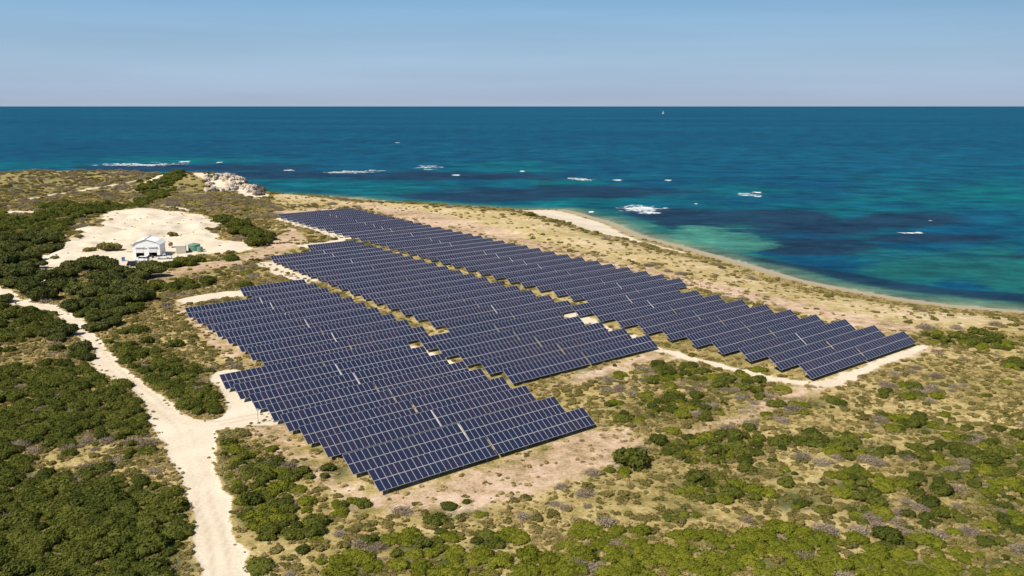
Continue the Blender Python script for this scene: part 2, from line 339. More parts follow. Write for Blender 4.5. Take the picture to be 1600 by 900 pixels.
def blob_field(px, py, blobs):
    v = np.zeros(px.shape)
    for cx, cy, rx, ry in blobs:
        if rx > 0: v = np.maximum(v, 1.25-np.sqrt(((px-cx)/rx)**2+((py-cy)/ry)**2)*.75)
    return np.clip(v, 0, 1)
def zones(x, y):
    wx = x+(fbm(x, y, 5, 3, 9.1)-.5)*3.0; wy = y+(fbm(x, y, 5, 3, 4.2)-.5)*3.0
    px, py = to_px(x, y, 0.0)
    d = {}
    sand = sstep(-.6, .6, sdist(wx*.75+x*.25, wy*.75+y*.25, TRACK))
    sand = np.maximum(sand, sstep(-2, 2, sdist(wx, wy, SPUR))*.9)
    sand = np.maximum(sand, sstep(-2, 3, sdist(wx, wy, BOWL)-13*np.clip(fbm(x, y, 22, 4, 55)-.47, 0, 1)*(np.hypot(x-ground(245, 400)[0], y-ground(245, 400)[1]) > 28)*2.5))
    sand = np.maximum(sand, sstep(-3, 4, sdist(wx, wy, BEACH)))
    for pts, w in ROADS_SAND: sand = np.maximum(sand, sstep(w+1.2, w-1.2, seg_dist(wx, wy, pts))*.95)
    d['sand'] = sand
    rd = np.minimum(seg_dist(x+(fbm(x, y, 9, 2, 3)-.5)*.8, y, RUTS[0]), seg_dist(x, y+(fbm(x, y, 9, 2, 3)-.5)*.8, RUTS[1]))
    d['rut'] = np.exp(-((rd-.85)/.28)**2)*sstep(.3, .6, fbm(x, y, 12, 3, 77))
    dirt = np.zeros(x.shape)
    for q in DIRT: dirt = np.maximum(dirt, sstep(-4, 4, sdist(wx, wy, q)))
    s = x*AX[0]+y*AX[1]; t = x*BX[0]+y*BX[1]
    blk = np.minimum(np.minimum(s-50, 212-s), np.minimum(t-92-0*s, 386-t))
    d['dirt'] = dirt*.85
    d['dune'] = sstep(-10, 14, sdist(wx, wy, DUNE))
    g = blob_field(px, py, GREEN_BLOBS); b = blob_field(px, py, BRIGHT_BLOBS)
    left = sstep(-2, 3, sdist(wx, wy, LEFTSCRUB)); mid = sstep(-2, 3, sdist(wx, wy, MIDSCRUB)); far = sstep(-4, 4, sdist(wx, wy, FARGREEN))
    nn = fbm(x, y, 16, 4, 21.0)
    d['g'] = np.maximum(np.maximum(g, left*sstep(.26, .44, nn)*.95), np.maximum(mid*sstep(.42, .60, nn)*.9, far))
    hill = sstep(-8, 8, sdist(wx, wy, HILLS)); d['hill'] = hill
    d['b'] = b; d['left'] = left; d['mid'] = mid; d['far'] = far
    d['green'] = np.clip(np.maximum(np.maximum(d['g'], b)*.8, hill*.42), 0, 1)*(1-sand)
    d['wet'] = sstep(3, 0, sdist(x, y, LAND))
    return d

X, Y, Q = fan(640, 620, 40, 1000, lambda Y: 70+Y*.95)
Z = land_h(X, Y)
me = np_mesh('ground', np.stack([X.ravel(), Y.ravel(), Z.ravel()], 1), Q, [M_GROUND], smooth=True)
zz = zones(X, Y)
for k in ('rut', 'sand', 'dirt', 'dune', 'green', 'wet'): set_attr(me, k, zz[k])
tag(link('ground', me), kind='structure')
_gy = np.geomspace(40, 1000, 640)
def hz(x, y): return float(land_h(np.array([x]), np.array([y]))[0])

# ------------------------------------------------------------------ sea
X, Y, Q = fan(560, 520, 60, 300000, lambda Y: 120+Y*1.1)
px, py = to_px(X, Y, SEA)
sh = -sdist(X, Y, SHORE+[(900, -800), (-1800, -800), (-1800, 700)])
me = np_mesh('sea', np.stack([X.ravel(), Y.ravel(), np.full(X.size, SEA)], 1), Q, [M_SEA], smooth=True)
shelf = np.clip(.38-Y/3000, 0, .25) + .55*blob_field(px, py, [(1300,330,120,18),(1170,296,90,9),(1030,311,50,7),(1520,300,140,22),(600,290,110,14),(490,286,90,12),(780,262,80,10),(860,286,80,8),(900,315,110,8),(60,260,120,8),(270,250,160,6),(430,296,60,10),(1340,366,40,12)])
reef = blob_field(px, py, [(1200,350,130,22),(1050,345,110,16),(1260,385,110,16),(1420,345,110,12),(900,300,200,9),(700,276,200,7),(450,273,140,6),(1570,402,40,8),(1150,400,60,7),(1300,360,80,14),(1010,372,40,8),(300,262,190,5),(760,308,120,7),(1450,372,110,8)])
band = seg_dist(X, Y, G([(1150,397),(1178,404),(1242,416),(1318,431),(1395,446),(1472,455),(1549,462),(1650,470),(1800,482)], SEA))
set_attr(me, 'reefband', sstep(10, 1, band-2.5*fbm(X, Y, 30, 3, 2.2)+np.clip((1320-px)/40, 0, 5)))
lag = blob_field(px, py, [(1118,376,95,24),(985,352,34,6),(1480,412,130,30),(1590,430,90,30),(1400,425,80,16)])
set_attr(me, 'sandpatch', blob_field(px, py, [(1112,375,74,19),(990,352,30,5),(1160,385,50,12)])); set_attr(me, 'shelf', shelf); set_attr(me, 'reef', reef*.95); set_attr(me, 'lagoon', np.maximum(lag*.85, sstep(34, 12, sh)*.95))
set_attr(me, 'wash', sstep(2.2, .6, np.abs(sh-3.0-4*(fbm(X, Y, 18, 3, 12)-.5)))*(X > -150)); set_attr(me, 'shallow', sstep(19, 1, sh+(fbm(X, Y, 20, 3)-.5)*10)*(X > -150))
tag(link('sea', me), kind='structure')

# ------------------------------------------------------------------ solar tables
M_ALU = simple('aluminium', (.46, .46, .53), .45, .1, .05)
M_STEEL = simple('galvanised_steel', (.42, .43, .44), .5, .5, .1)
def glass_mat():
    m, n, l, p = new_mat('panel_glass')
    oi = n.new('ShaderNodeObjectInfo'); ge = n.new('ShaderNodeNewGeometry')
    v = nmath(n, l, 'FRACT', nmath(n, l, 'ADD', oi.outputs['Random'], ge.outputs['Random Per Island']))
    P = ge.outputs['Position']; big = noise_out(n, l, P, .045, 4)
    v = nmath(n, l, 'ADD', nmath(n, l, 'MULTIPLY', v, .22), nmath(n, l, 'MULTIPLY', big, .75))
    r = ramp_node(n, [(.22, (.016, .026, .058)), (.5, (.024, .028, .060)), (.78, (.040, .032, .058))]); l.new(v, r.inputs[0])
    l.new(r.outputs[0], p.inputs['Base Color']); p.inputs['Roughness'].default_value = .18; p.inputs['IOR'].default_value = 1.5
    p.inputs['Specular IOR Level'].default_value = .45
    return m
M_GLASS = glass_mat()
TILT = R_(33.5); ML, MW = 1.80, 0.985; LOW = .7
def module_faces(mb, x0, y0, frame=.032):
    x1, y1 = x0+MW, y0+ML
    mb.box((x0, y0, -.04), (x1, y1, -.004), 0)
    f = frame
    o = [(x0,y0,0),(x1,y0,0),(x1,y1,0),(x0,y1,0)]; i_ = [(x0+f,y0+f,0),(x1-f,y0+f,0),(x1-f,y1-f,0),(x0+f,y1-f,0)]
    g = [(x0+f,y0+f,-.003),(x1-f,y0+f,-.003),(x1-f,y1-f,-.003),(x0+f,y1-f,-.003)]
    mb.poly(o+i_, [(0,1,5,4),(1,2,6,5),(2,3,7,6),(3,0,4,7)], 0)
    mb.poly(g, [(0,1,2,3)], 1)
mb = MB(); module_faces(mb, 0, 0); ME_MODULE = mb.mesh('solar_module', [M_ALU, M_GLASS])
mb = MB()
for i in range(20):
    for j in range(2): module_faces(mb, i*1.0, j*(ML+.05))
ME_ARRAY = mb.mesh('module_field', [M_ALU, M_GLASS])
ct, sn = math.cos(TILT), math.sin(TILT)
def slope(x, y, z=0.0): return (x, y*ct - z*sn, LOW + y*sn + z*ct)
mb = MB()
for x in [1.5+4.25*k for k in range(5)]:
    mb.bar(slope(x, .15, -.2), slope(x, 3.5, -.2), .06)
    mb.bar(slope(x, 1.9, -.25), (x, 2.75*ct, .35+LOW*.5), .035)
for y in (.45, 1.35, 2.3, 3.2): mb.bar(slope(0, y, -.09), slope(20, y, -.09), .04)
ME_FRAME = mb.mesh('support_frame', [M_STEEL])
def post_mesh(h):
    b = MB(); b.bar((0, 0, -.15), (0, 0, h), .055, n=6); b.box((-.14, -.14, -.15), (.14, .14, .06)); return b.mesh('post', [M_STEEL])
YF, YB = .7*ct, 3.0*ct
ME_PF, ME_PB = post_mesh(LOW+.7*sn-.2), post_mesh(LOW+3.0*sn-.2)
mb = MB()
for x in [1.5+4.25*k for k in range(5)]:
    mb.bar((x, YF, 0), (x, YF, LOW+.7*sn-.2), .055); mb.bar((x, YB, 0), (x, YB, LOW+3.0*sn-.2), .055)
for q, f in zip((), ()): pass
_f = ME_FRAME.copy()
bm = bmesh.new(); bm.from_mesh(_f); bm.from_mesh(mb.mesh('tmp', [M_STEEL])); bm.to_mesh(_f); bm.free(); _f.name = 'support_frame_and_posts'; ME_FRAMEPOST = _f
mb = MB(); mb.box((20.05, .02, -.06), (20.19, 3.6, -.02)); ME_TRAY = mb.mesh('cable_tray', [simple('cable_tray_lid', (.62, .62, .62), .5, .1)])

ORD = ['front', 'second', 'third', 'fourth', 'fifth', 'sixth', 'seventh', 'eighth', 'ninth', 'tenth', 'eleventh', 'twelfth', 'thirteenth', 'fourteenth', 'fifteenth', 'sixteenth', 'seventeenth', 'eighteenth', 'nineteenth',
       'twentieth'] + ['twenty-'+w for w in ('first', 'second', 'third', 'fourth', 'fifth', 'sixth', 'seventh', 'eighth', 'ninth')] + ['thirtieth'] + ['thirty-'+w for w in ('first', 'second', 'third', 'fourth', 'fifth', 'sixth', 'seventh', 'eighth', 'ninth')] + ['fortieth']
NMOD = 0
FOOT = []
def table(s, t, label, tray, rng, sx=1.0):
    global NMOD
    x, y = st(s, t); D = math.hypot(x, y)
    root = empty('solar_table', (x, y, 0), PHI); root.scale.x = sx; root.rotation_euler.x = rng.uniform(-.014, .014); tag(root, label, 'solar table', 'tables of solar panels standing in long rows')
    FOOT.append((s-.5, t-.3, s+20.8, t+3.6))
    near = D < 235
    if near:
        for i in range(20):
            for j in range(2):
                o = link('solar_module', ME_MODULE, root); o.location = slope(i*1.0+rng.uniform(-.004, .004), j*(ML+.05)); o.rotation_euler = (TILT+rng.uniform(-.004, .004), rng.uniform(-.003, .003), 0); NMOD += 1
        link('support_frame', ME_FRAME, root)
        for k in range(5):
            link('post', ME_PF, root, (1.5+4.25*k, YF, 0)); link('post', ME_PB, root, (1.5+4.25*k, YB, 0))
    else:
        o = link('module_field', ME_ARRAY, root); o.location = slope(0, 0); o.rotation_euler = (TILT, 0, 0)
        link('support_frame', ME_FRAMEPOST, root)
    if tray:
        o = link('cable_tray', ME_TRAY, root); o.location = slope(0, 0); o.rotation_euler = (TILT, 0, 0)
A_T = [95,102.1,109.8,116.3,123.1,128.9,135.9,142.9,150,157,164.4,171.8,179.7,186.7,194,201.5,209,216.2,224]
M_T = [119.8,127,134.3,141.8,148.8,156,163.7,171.7,178.5,186,193.7,200.4,207.7,215.7,222.9,230.3,238,245.3,252.5,259.8,267,274.5,281]
R_L = [86.2,93.6,101.1,107.8,114.7,122,129.2,137.3,144.3,152.2,158.6,165.1,171.8,179.4,186.4,193.4,201.6,209.1,216.9,225.3,232.5,240.5,247.6,256,263.5,270.3,277.8,285.3,294,302.8,309.8,316.3,324.4,332.4,339.5,345.8,353.1,358.4,365.4,372.5]
R_R = [86.6,93,100,106.9,113.9,120.6,127.7,135.1,142.3,149.2,155.9,163.3,170.4,178.5,185.8,192.7,199.7,207.2,214.9,222.6,230.1,236.8,244.1,251,258.1,264.4,272.2,279.5,287.3,295.7,304.4,313,320.8,329.7,338.2,344,350.5,359.1,365,373.8]
ROWS = []
for k, t in enumerate(A_T): ROWS.append(('left', k, 53.9 if k < 9 else (64.6+(t-155)*.055 if k < 17 else 87.2-19.4), t, k >= 17, len(A_T)))
for k, t in enumerate(M_T): ROWS.append(('middle', k, 96.8 if k < 5 else 108.6+(t-163)*.06, t, k >= 21, len(M_T)))
for k, (a, b) in enumerate(zip(R_L, R_R)):
    t = (a+b)/2; ROWS.append(('right', k, 143.0 if k < 10 else 153.2+(t-160)*.057, t, False, len(R_L)))
trng = random.Random(3)
for blk, k, s, t, half, n in ROWS:
    s += trng.uniform(-.15, .15); w = ORD[k]; tray = trng.random() < .45
    sx = .955 if (blk == 'left' and k >= 9) or (blk == 'middle' and k >= 5) or (blk == 'right' and k >= 10) else (.97 if blk == 'right' and k > 2 else 1.0); dx = 20.3*sx
    if half: table(s+dx, t, f'short blue solar table, alone in the {w} row from the front of the {blk} block', False, trng, sx)
    else:
        table(s, t, f'blue solar table, left half of the {w} row from the front of the {blk} block', tray, trng, sx)
        table(s+dx, t, f'blue solar table, right half of the {w} row from the front of the {blk} block', False, trng, sx)
FOOT = np.array(FOOT)

# ------------------------------------------------------------------ plants: a few meshes of each kind
def leaves(rng, pts, nrm, size, aspect=1.5, jit=.9):
    n = len(pts); nrm = nrm+rng.normal(0, jit*.6, (n, 3)); nrm /= np.linalg.norm(nrm, axis=1)[:, None]
    a = np.cross(nrm, rng.normal(0, 1, (n, 3))); a /= np.linalg.norm(a, axis=1)[:, None]; b = np.cross(nrm, a)
    s = (size*rng.uniform(.6, 1.3, n))[:, None]
    a = a*s*aspect*.5; b = b*s*.5
    v = np.stack([pts-a-b*.3, pts+b*-1.0+a*.2, pts+a+b*.3, pts+b-a*.2], 1).reshape(-1, 3)
    return v, np.arange(n*4).reshape(-1, 4)
def ico(sub=2):
    bm = bmesh.new(); bmesh.ops.create_icosphere(bm, subdivisions=sub, radius=1)
    v = np.array([q.co[:] for q in bm.verts]); f = np.array([[q.index for q in p.verts] for p in bm.faces]); bm.free(); return v, f
ICO = ico(2)
def crown_mesh(name, seed, mat, nl, n_leaf, size, flat=.6, lobe=(.35, .6), spread=.6, core=.82, gaps=.0):
    rng = np.random.RandomState(seed); lob = []
    for i in range(nl):
        an = rng.uniform(0, 2*math.pi); r = spread*math.sqrt(rng.rand())
        R = rng.uniform(*lobe); lob.append((r*math.cos(an), r*math.sin(an), R*flat*rng.uniform(.35, .95)+(1-r)*flat*.35, R))
    V = []; F = []; off = 0; tot = sum(l[3]**2 for l in lob)
    for (cx, cy, cz, R) in lob:
        n = int(n_leaf*R*R/tot); d = rng.normal(0, 1, (n, 3)); d[:, 2] = np.abs(d[:, 2])*1.1-.35; d /= np.linalg.norm(d, axis=1)[:, None]
        rad = R*rng.uniform(.8, 1.08, n)[:, None]*(1+.16*np.sin(d[:, :1]*9+cx*7)*np.cos(d[:, 1:2]*8+cy*5))
        p = d*rad*np.array([1, 1, flat*1.15])+np.array([cx, cy, cz]); keep = p[:, 2] > 0.0
        v, f = leaves(rng, p[keep], d[keep], size); V.append(v); F.append(f+off); off += len(v)
        if core:
            q = ICO[0]*R*core*(1+.12*rng.rand(len(ICO[0]), 1))*np.array([1, 1, flat*1.15])+np.array([cx, cy, cz]); q[:, 2] = np.maximum(q[:, 2], -.05)
            t = ICO[1]; t4 = np.concatenate([t, t[:, :1]], 1)
            V.append(q); F.append(('tri', t+off)); off += len(q)
    V = np.concatenate(V); me = bpy.data.meshes.new(name)
    loops = []; starts = []; c = 0
    for f in F:
        if isinstance(f, tuple): f = f[1]
        loops.append(f.ravel()); starts.append(np.arange(c, c+f.size, f.shape[1])); c += f.size
    loops = np.concatenate(loops).astype(np.int32); starts = np.concatenate(starts).astype(np.int32)
    me.vertices.add(len(V)); me.vertices.foreach_set('co', V.astype(np.float32).ravel())
    me.loops.add(len(loops)); me.loops.foreach_set('vertex_index', loops)
    me.polygons.add(len(starts)); me.polygons.foreach_set('loop_start', starts)
    me.materials.append(mat); me.update(calc_edges=True); me.validate()
    return me
def twig_mesh(name, seed, mat, n, width, flat=.6, leafy=0):
    rng = np.random.RandomState(seed); d = rng.normal(0, 1, (n, 3)); d[:, 2] = np.abs(d[:, 2])*.9+.25; d /= np.linalg.norm(d, axis=1)[:, None]
    base = rng.normal(0, .28, (n, 3)); base[:, 2] = np.abs(base[:, 2])*.3
    ln = rng.uniform(.35, .95, n)[:, None]; tip = base+d*ln*np.array([1, 1, flat*1.3])
    side = np.cross(d, rng.normal(0, 1, (n, 3))); side /= np.linalg.norm(side, axis=1)[:, None]; side *= width
    mid = (base+tip)/2+rng.normal(0, .05, (n, 3))
    v = np.stack([base-side, base+side, mid+side, mid-side, tip+side*.4, tip-side*.4], 1).reshape(-1, 3)
    k = np.arange(n)*6; f = np.concatenate([np.stack([k, k+1, k+2, k+3], 1), np.stack([k+3, k+2, k+4, k+5], 1)])
    if leafy:
        idx = rng.randint(0, n, leafy); p = base[idx]+(tip-base)[idx]*rng.uniform(.5, 1.05, leafy)[:, None]
        v2, f2 = leaves(rng, p, d[idx], .09); f = np.concatenate([f, f2+len(v)]); v = np.concatenate([v, v2])
    return np_mesh(name, v, f, [mat])
K = {}
K['green'] = [crown_mesh('green_shrub', 10+i, M_GREEN, 9+i, 1500, .12, .62, (.28, .52), .62) for i in range(5)]
K['bright'] = [crown_mesh('bright_shrub', 30+i, M_BRIGHT, 11+i, 1700, .10, .55, (.26, .46), .66) for i in range(4)]
K['olive'] = [crown_mesh('olive_shrub', 50+i, M_OLIVE, 8, 800, .13, .5, (.22, .42), .65, core=.7) for i in range(4)]
K['grey'] = [twig_mesh('grey_shrub', 70+i, M_GREY, 700, .013, .6, 500) for i in range(4)]
K['tan'] = [crown_mesh('dry_tussock', 90+i, M_TAN, 5, 230, .17, .5, (.25, .5), .6, core=.6) for i in range(4)]+[twig_mesh('dry_grass_tuft', 98, M_TAN, 170, .03, .6, 120)]+[crown_mesh('low_olive', 95+i, M_OLIVE, 6, 260, .16, .45, (.25, .45), .6, core=.7) for i in range(2)]

# ---- scatter
def cells(cell, y0, y1, seed, w=lambda y: 75+y*.64):
    rs = np.random.RandomState(seed); xs, ys = [], []
    y = np.arange(y0, y1, cell); W = w(y1)
    X, Y = np.meshgrid(np.arange(-W, W, cell), y); X = X+rs.uniform(-.5, .5, X.shape)*cell; Y = Y+rs.uniform(-.5, .5, Y.shape)*cell
    k = (np.abs(X) < w(Y)); X = X[k]; Y = Y[k]
    px, py = to_px(X, Y, 0); k = (px > -140) & (px < 1740) & (py < 990)
    return X[k], Y[k], rs
def free_of_tables(x, y, m):
    s = x*AX[0]+y*AX[1]; t = x*BX[0]+y*BX[1]; ok = np.ones(x.shape, bool)
    for a, b, c, d in FOOT: ok &= ~((s > a-m) & (s < c+m) & (t > b-m) & (t < d+m))
    return ok
def in_rows(x, y):
    s = x*AX[0]+y*AX[1]; t = x*BX[0]+y*BX[1]; r = np.zeros(x.shape, bool)
    for blk, k, s0, t0, half, n in ROWS: r |= (s > s0-1+(20.3 if half else 0)) & (s < s0+42) & (t > t0-(1.5 if k == 0 else 4)) & (t < t0+5)
    return r
PTS = {k: [] for k in K}
def put(kind, x, y, r, rs, seedvar=None):
    z = land_h(x, y)
    PTS[kind].append(np.stack([x, y, z-.06*r, r, rs.uniform(0, 2*math.pi, len(x)), rs.randint(0, seedvar or len(K[kind]), len(x))], 1))
for (cell, y0, y1, seed) in ((1.75, 66, 185, 1), (2.5, 185, 330, 2), (4.2, 330, 720, 3)):
    x, y, rs = cells(cell, y0, y1, seed); z = zones(x, y); d = sdist(x, y, LAND)
    k = (z['sand'] < .3) & (sdist(x, y, TRACK) < -1.0) & (d > 14) & ~in_rows(x, y); x = x[k]; y = y[k]; z = {q: v[k] for q, v in z.items()}
    n1 = fbm(x, y, 7, 3, 31); n2 = fbm(x, y, 9, 3, 47); big = fbm(x, y, 30, 3, 71); u = rs.rand(len(x))
    base = .03*(z['dune'] < .3)+.16*sstep(.5, .62, n1)*(z['dune'] < .3)*(z['dirt'] < .3)
    right = (z['left']+z['mid']+z['far'] < .3); pg = np.clip(z['g']*1.25-.15+base, 0, .93)*(1-.45*sstep(.52, .62, fbm(x, y, 20, 3, 91)))*(1-.8*(z['dirt'] > .4))*np.where(right, .6+.6*sstep(.36, .5, n1), 1.0); pb = np.clip(z['b']*1.5-.1, 0, .93)
    pgr = (.15+.3*z['hill'])*sstep(.50, .60, n2)*(1-z['dune'])*(1-z['far'])*(z['dirt'] < .5); pol = (.38+.32*sstep(.4, .6, big))*(1-z['dune']*.98)*(z['dirt'] < .35)
    cl = np.where(u < pb, 1, np.where(u < pb+pg*(1-pb), 0, np.where(u < pb+pg*(1-pb)+pgr, 2, np.where(u < pb+pg*(1-pb)+pgr+pol, 3, -1))))
    sw = right & (cl == 0) & (rs.rand(len(x)) < .30); cl = np.where(sw, 1, cl)
    for c, name, lo, hi in ((0, 'green', .6, 2.15), (1, 'bright', .8, 2.0), (2, 'grey', .7, 1.6), (3, 'olive', .55, 1.3)):
        q = cl == c; r = rs.uniform(lo, hi, q.sum())*(cell/1.75)**.75*np.where((right[q]) & (name == 'green'), rs.uniform(.6, 1.05, q.sum()), 1)
        put(name, x[q], y[q], r, rs)
# low ground cover: dry tussocks and cushions between the shrubs
for (cell, y0, y1, seed) in ((.72, 66, 150, 11), (1.05, 150, 260, 12), (1.8, 260, 520, 13)):
    x, y, rs = cells(cell, y0, y1, seed); z = zones(x, y); d = sdist(x, y, LAND)
    n = fbm(x, y, 6, 3, 13); rowg = in_rows(x, y)
    k = (z['sand'] < .4) & (d > 3) & (rs.rand(len(x)) < np.clip(.5+1.6*(n-.35), .15, .97)*(.45+.75*sstep(.35, .6, fbm(x, y, 26, 3, 63)))*(1-.72*(z['dirt'] > .4))*np.where(z['dune'] > .3, .16, 1)) & free_of_tables(x, y, .1)
    x = x[k]; y = y[k]; dn = z['dune'][k] > .4; r = rs.uniform(.25, .85, len(x))*(cell/.95)**.8
    put('tan', x[~dn], y[~dn], r[~dn], rs); put('tan', x[dn], y[dn], r[dn]*.8, rs, 5)
for (cell, y0, y1, seed) in ((1.3, 66, 220, 41), (2.4, 220, 450, 42)):
    x, y, rs = cells(cell, y0, y1, seed); z = zones(x, y); e_ = np.minimum(sdist(x, y, TRACK), 99); bw = sdist(x, y, BOWL)
    yard = np.hypot(x-ground(250, 402)[0], y-ground(250, 402)[1]) < 20
    k = ((np.abs(e_+.3) < 1.1) & (rs.rand(len(x)) < .5)) | ((bw > 2) & ~yard & (rs.rand(len(x)) < .10*(fbm(x, y, 12, 3, 8.8) > .5)+.01))
    x = x[k]; y = y[k]; put('tan', x, y, rs.uniform(.18, .5, len(x))*(cell/1.3)**.5, rs)
# plants in the strips between the blocks
rs = np.random.RandomState(8)
for blk, k, s0, t0, half, n in ROWS:
    if blk == 'left': continue
    m = 5; s = s0-rs.uniform(.3, 3.4, m)+(20.3 if half else 0); t = t0+rs.uniform(-2, 5, m); x, y = st(s, t)
    r = rs.uniform(.4, .85, m); h = rs.rand(m) < .45
    put('olive', x[h], y[h], r[h], rs); put('tan', x[~h], y[~h], r[~h], rs)

# hand placed shrubs the photo shows singly: (px, py of the centre, radius in px, kind, label)
SINGLE = [(985,724,34,'green','dense dark green bush alone on the dry ground below the middle block'),(1228,613,9,'bright','small round yellow green bush beside the sandy corner of the right block'),
    (160,388,0,'green',''),(172,391,22,'olive','dome of dark olive scrub on sand left of the white shed'),(140,395,12,'olive','small olive bush at the foot of the sand slope left of the shed'),
    (272,369,11,'olive','dark dome shaped bush on pale sand behind the white shed'),(142,353,7,'olive','tiny dark bush on the upper left rim of the sand bowl'),(333,346,6,'olive','tiny dark bush below the top right rim of the sand bowl'),
    (340,361,7,'olive','left of two small dark bushes on sand beside the big round shrubs'),(351,365,8,'olive','right of two small dark bushes on sand beside the big round shrubs'),(374,376,5,'olive','tiny dark bush between the sand and the big round shrubs'),
    (361,396,9,'olive','small round bush on the lower right edge of the sand bowl'),(404,661,3,'olive','tiny dry bush at the foot of the thin pole by the track'),(414,657,4,'olive','low olive clump right of the thin pole by the track'),
    (1505,562,7,'grey','dark burnt looking bush in dry scrub right of the right block'),(1543,618,7,'green','lone dark bush high on the right edge of the dry scrub'),(1295,456,9,'olive','dark clump on the dune between the right block and the sea'),
    (85,405,8,'olive','small dark bush at the left foot of the sand slope')]
singles = []
for px, py, rp_, kind, lab in SINGLE:
    if not lab: continue
    x, y = ground(px, py, 0); r = rp_/FPX*math.hypot(x, y)*1.02
    o = link({'green': 'green_shrub', 'bright': 'green_shrub', 'olive': 'olive_shrub', 'grey': 'grey_shrub'}[kind], K[kind][rnd.randrange(len(K[kind]))])
    o.location = (x, y, hz(x, y)-.05*r); o.scale = (r, r, r*1.1); o.rotation_euler = (0, 0, rnd.uniform(0, 6)); tag(o, lab, 'shrub')

def scatter_object(name, pts, meshes, label, cat, group):
    me = bpy.data.meshes.new(name); me.vertices.add(len(pts)); me.vertices.foreach_set('co', pts[:, :3].astype(np.float32).ravel())
    a = me.attributes.new('size', 'FLOAT', 'POINT'); a.data.foreach_set('value', pts[:, 3].astype(np.float32))
    a = me.attributes.new('turn', 'FLOAT', 'POINT'); a.data.foreach_set('value', pts[:, 4].astype(np.float32))
    a = me.attributes.new('pick', 'INT', 'POINT'); a.data.foreach_set('value', pts[:, 5].astype(np.int32))
    o = link(name, me); tag(o, label, cat, group, 'stuff')
    ng = bpy.data.node_groups.new(name+'_scatter', 'GeometryNodeTree')
    ng.interface.new_socket('Geometry', in_out='INPUT', socket_type='NodeSocketGeometry'); ng.interface.new_socket('Geometry', in_out='OUTPUT', socket_type='NodeSocketGeometry')
    N = ng.nodes; L = ng.links; gi = N.new('NodeGroupInput'); go = N.new('NodeGroupOutput')
    iop = N.new('GeometryNodeInstanceOnPoints'); iop.inputs['Pick Instance'].default_value = True
    join = N.new('GeometryNodeJoinGeometry')
    for m_ in meshes:
        src = bpy.data.objects.new(name+'_pattern', m_)
        oi = N.new('GeometryNodeObjectInfo'); oi.inputs['Object'].default_value = src; oi.inputs['As Instance'].default_value = True
        L.new(oi.outputs['Geometry'], join.inputs[0])
    def at(nm, typ):
        q = N.new('GeometryNodeInputNamedAttribute'); q.data_type = typ; q.inputs['Name'].default_value = nm; return q.outputs['Attribute']
    comb = N.new('ShaderNodeCombineXYZ'); L.new(at('turn', 'FLOAT'), comb.inputs['Z'])
    L.new(gi.outputs[0], iop.inputs['Points']); L.new(join.outputs[0], iop.inputs['Instance']); L.new(at('pick', 'INT'), iop.inputs['Instance Index'])
    L.new(comb.outputs[0], iop.inputs['Rotation']); L.new(at('size', 'FLOAT'), iop.inputs['Scale']); L.new(iop.outputs[0], go.inputs[0])
    md = o.modifiers.new('scatter', 'NODES'); md.node_group = ng
    return o

ORDN = ['leftmost', 'second', 'third', 'fourth', 'fifth', 'sixth', 'seventh', 'eighth', 'ninth', 'tenth', 'eleventh', 'twelfth', 'thirteenth', 'fourteenth', 'fifteenth', 'sixteenth', 'seventeenth', 'eighteenth', 'nineteenth', 'twentieth']
def relabel(items):
    """items: (object, size word, look, place, px, py); each gets its place in the count from the left"""
    g = {}
    for it in items:
        band = ''
        g.setdefault((it[1], it[2], it[3]), []).append(it)
    for (size, look, place), l in g.items():
        l.sort(key=lambda q: q[4])
        if len(l) > 14:      # too many to count: split into upper and lower ones
            ys = sorted(q[5] for q in l); nb = min(3, 1+len(l)//15); cut = [ys[len(ys)*(i+1)//nb-1] for i in range(nb)]
            names = {2: ['upper', 'lower'], 3: ['upper', 'mid height', 'lower']}[max(2, nb)]
            parts = [[q for q in l if (q[5] > (cut[i-1] if i else -1)) and q[5] <= cut[i]] for i in range(nb)]
        else: names, parts = [''], [l]
        for nm_, pl in zip(names, parts):
            for i, q in enumerate(pl):
                where = 'only' if len(pl) == 1 else 'rightmost' if i == len(pl)-1 else ORDN[i] if i < 20 else None
                a = (nm_+' ' if nm_ else '')+(size+' ' if size else '')+look
                if where is None: lab = f'{a} {place}, right end'
                elif where in ('only',): lab = f'{a} {place}'
                elif where in ('leftmost', 'rightmost'): lab = f'{where} {a} {place}'
                else: lab = f'{where} {a} {place}'
                q[0]['label'] = lab; q[0]['group'] = f'{look} {place}'
def zone_name(px, py):
    if inside(*[np.array([v]) for v in ground(px, py)], LEFTSCRUB)[0]:
        c = 'left edge' if px < 90 else 'trackside' if px > 190+max(0, (py-690))*.2 else 'midway'
        return 'left of track, '+('bottom corner' if py > 840 else 'low down' if py > 765 else 'below fork' if py > 690 else 'level with fork' if py > 600 else 'above fork')+', '+c
    if px < 620 and py > 655: return 'right of track, '+('near fork' if py < 740 else 'mid way down' if py < 810 else 'bottom edge')+(', trackside' if px < 430 else ', by bare ground')
    if px < 460 and py > 430: return 'between track and left block, '+('near fork' if py > 590 else 'half way' if py > 520 else 'higher up')
    if px < 460: return 'around the sand bowl' if py > 330 else 'on the headland'
    if 800 < px < 1260 and py < 690 and py > 540: return 'in pocket between middle and right blocks, '+('left' if px < 960 else 'centre' if px < 1090 else 'right')+' part'
    c = ('left of centre' if px < 740 else 'near centre' if px < 930 else 'right of centre' if px < 1110 else 'three quarters across' if px < 1270 else 'far right' if px < 1440 else 'right edge')
    if py > 850: return 'at bottom edge, '+c
    if py > 770: return 'just above bottom edge, '+c
    if py > 690: return 'on dry ground below blocks, '+c
    if py > 610: return 'on the right flat, '+c
    return 'beyond right block'+(' near shore' if py < 540 else '')
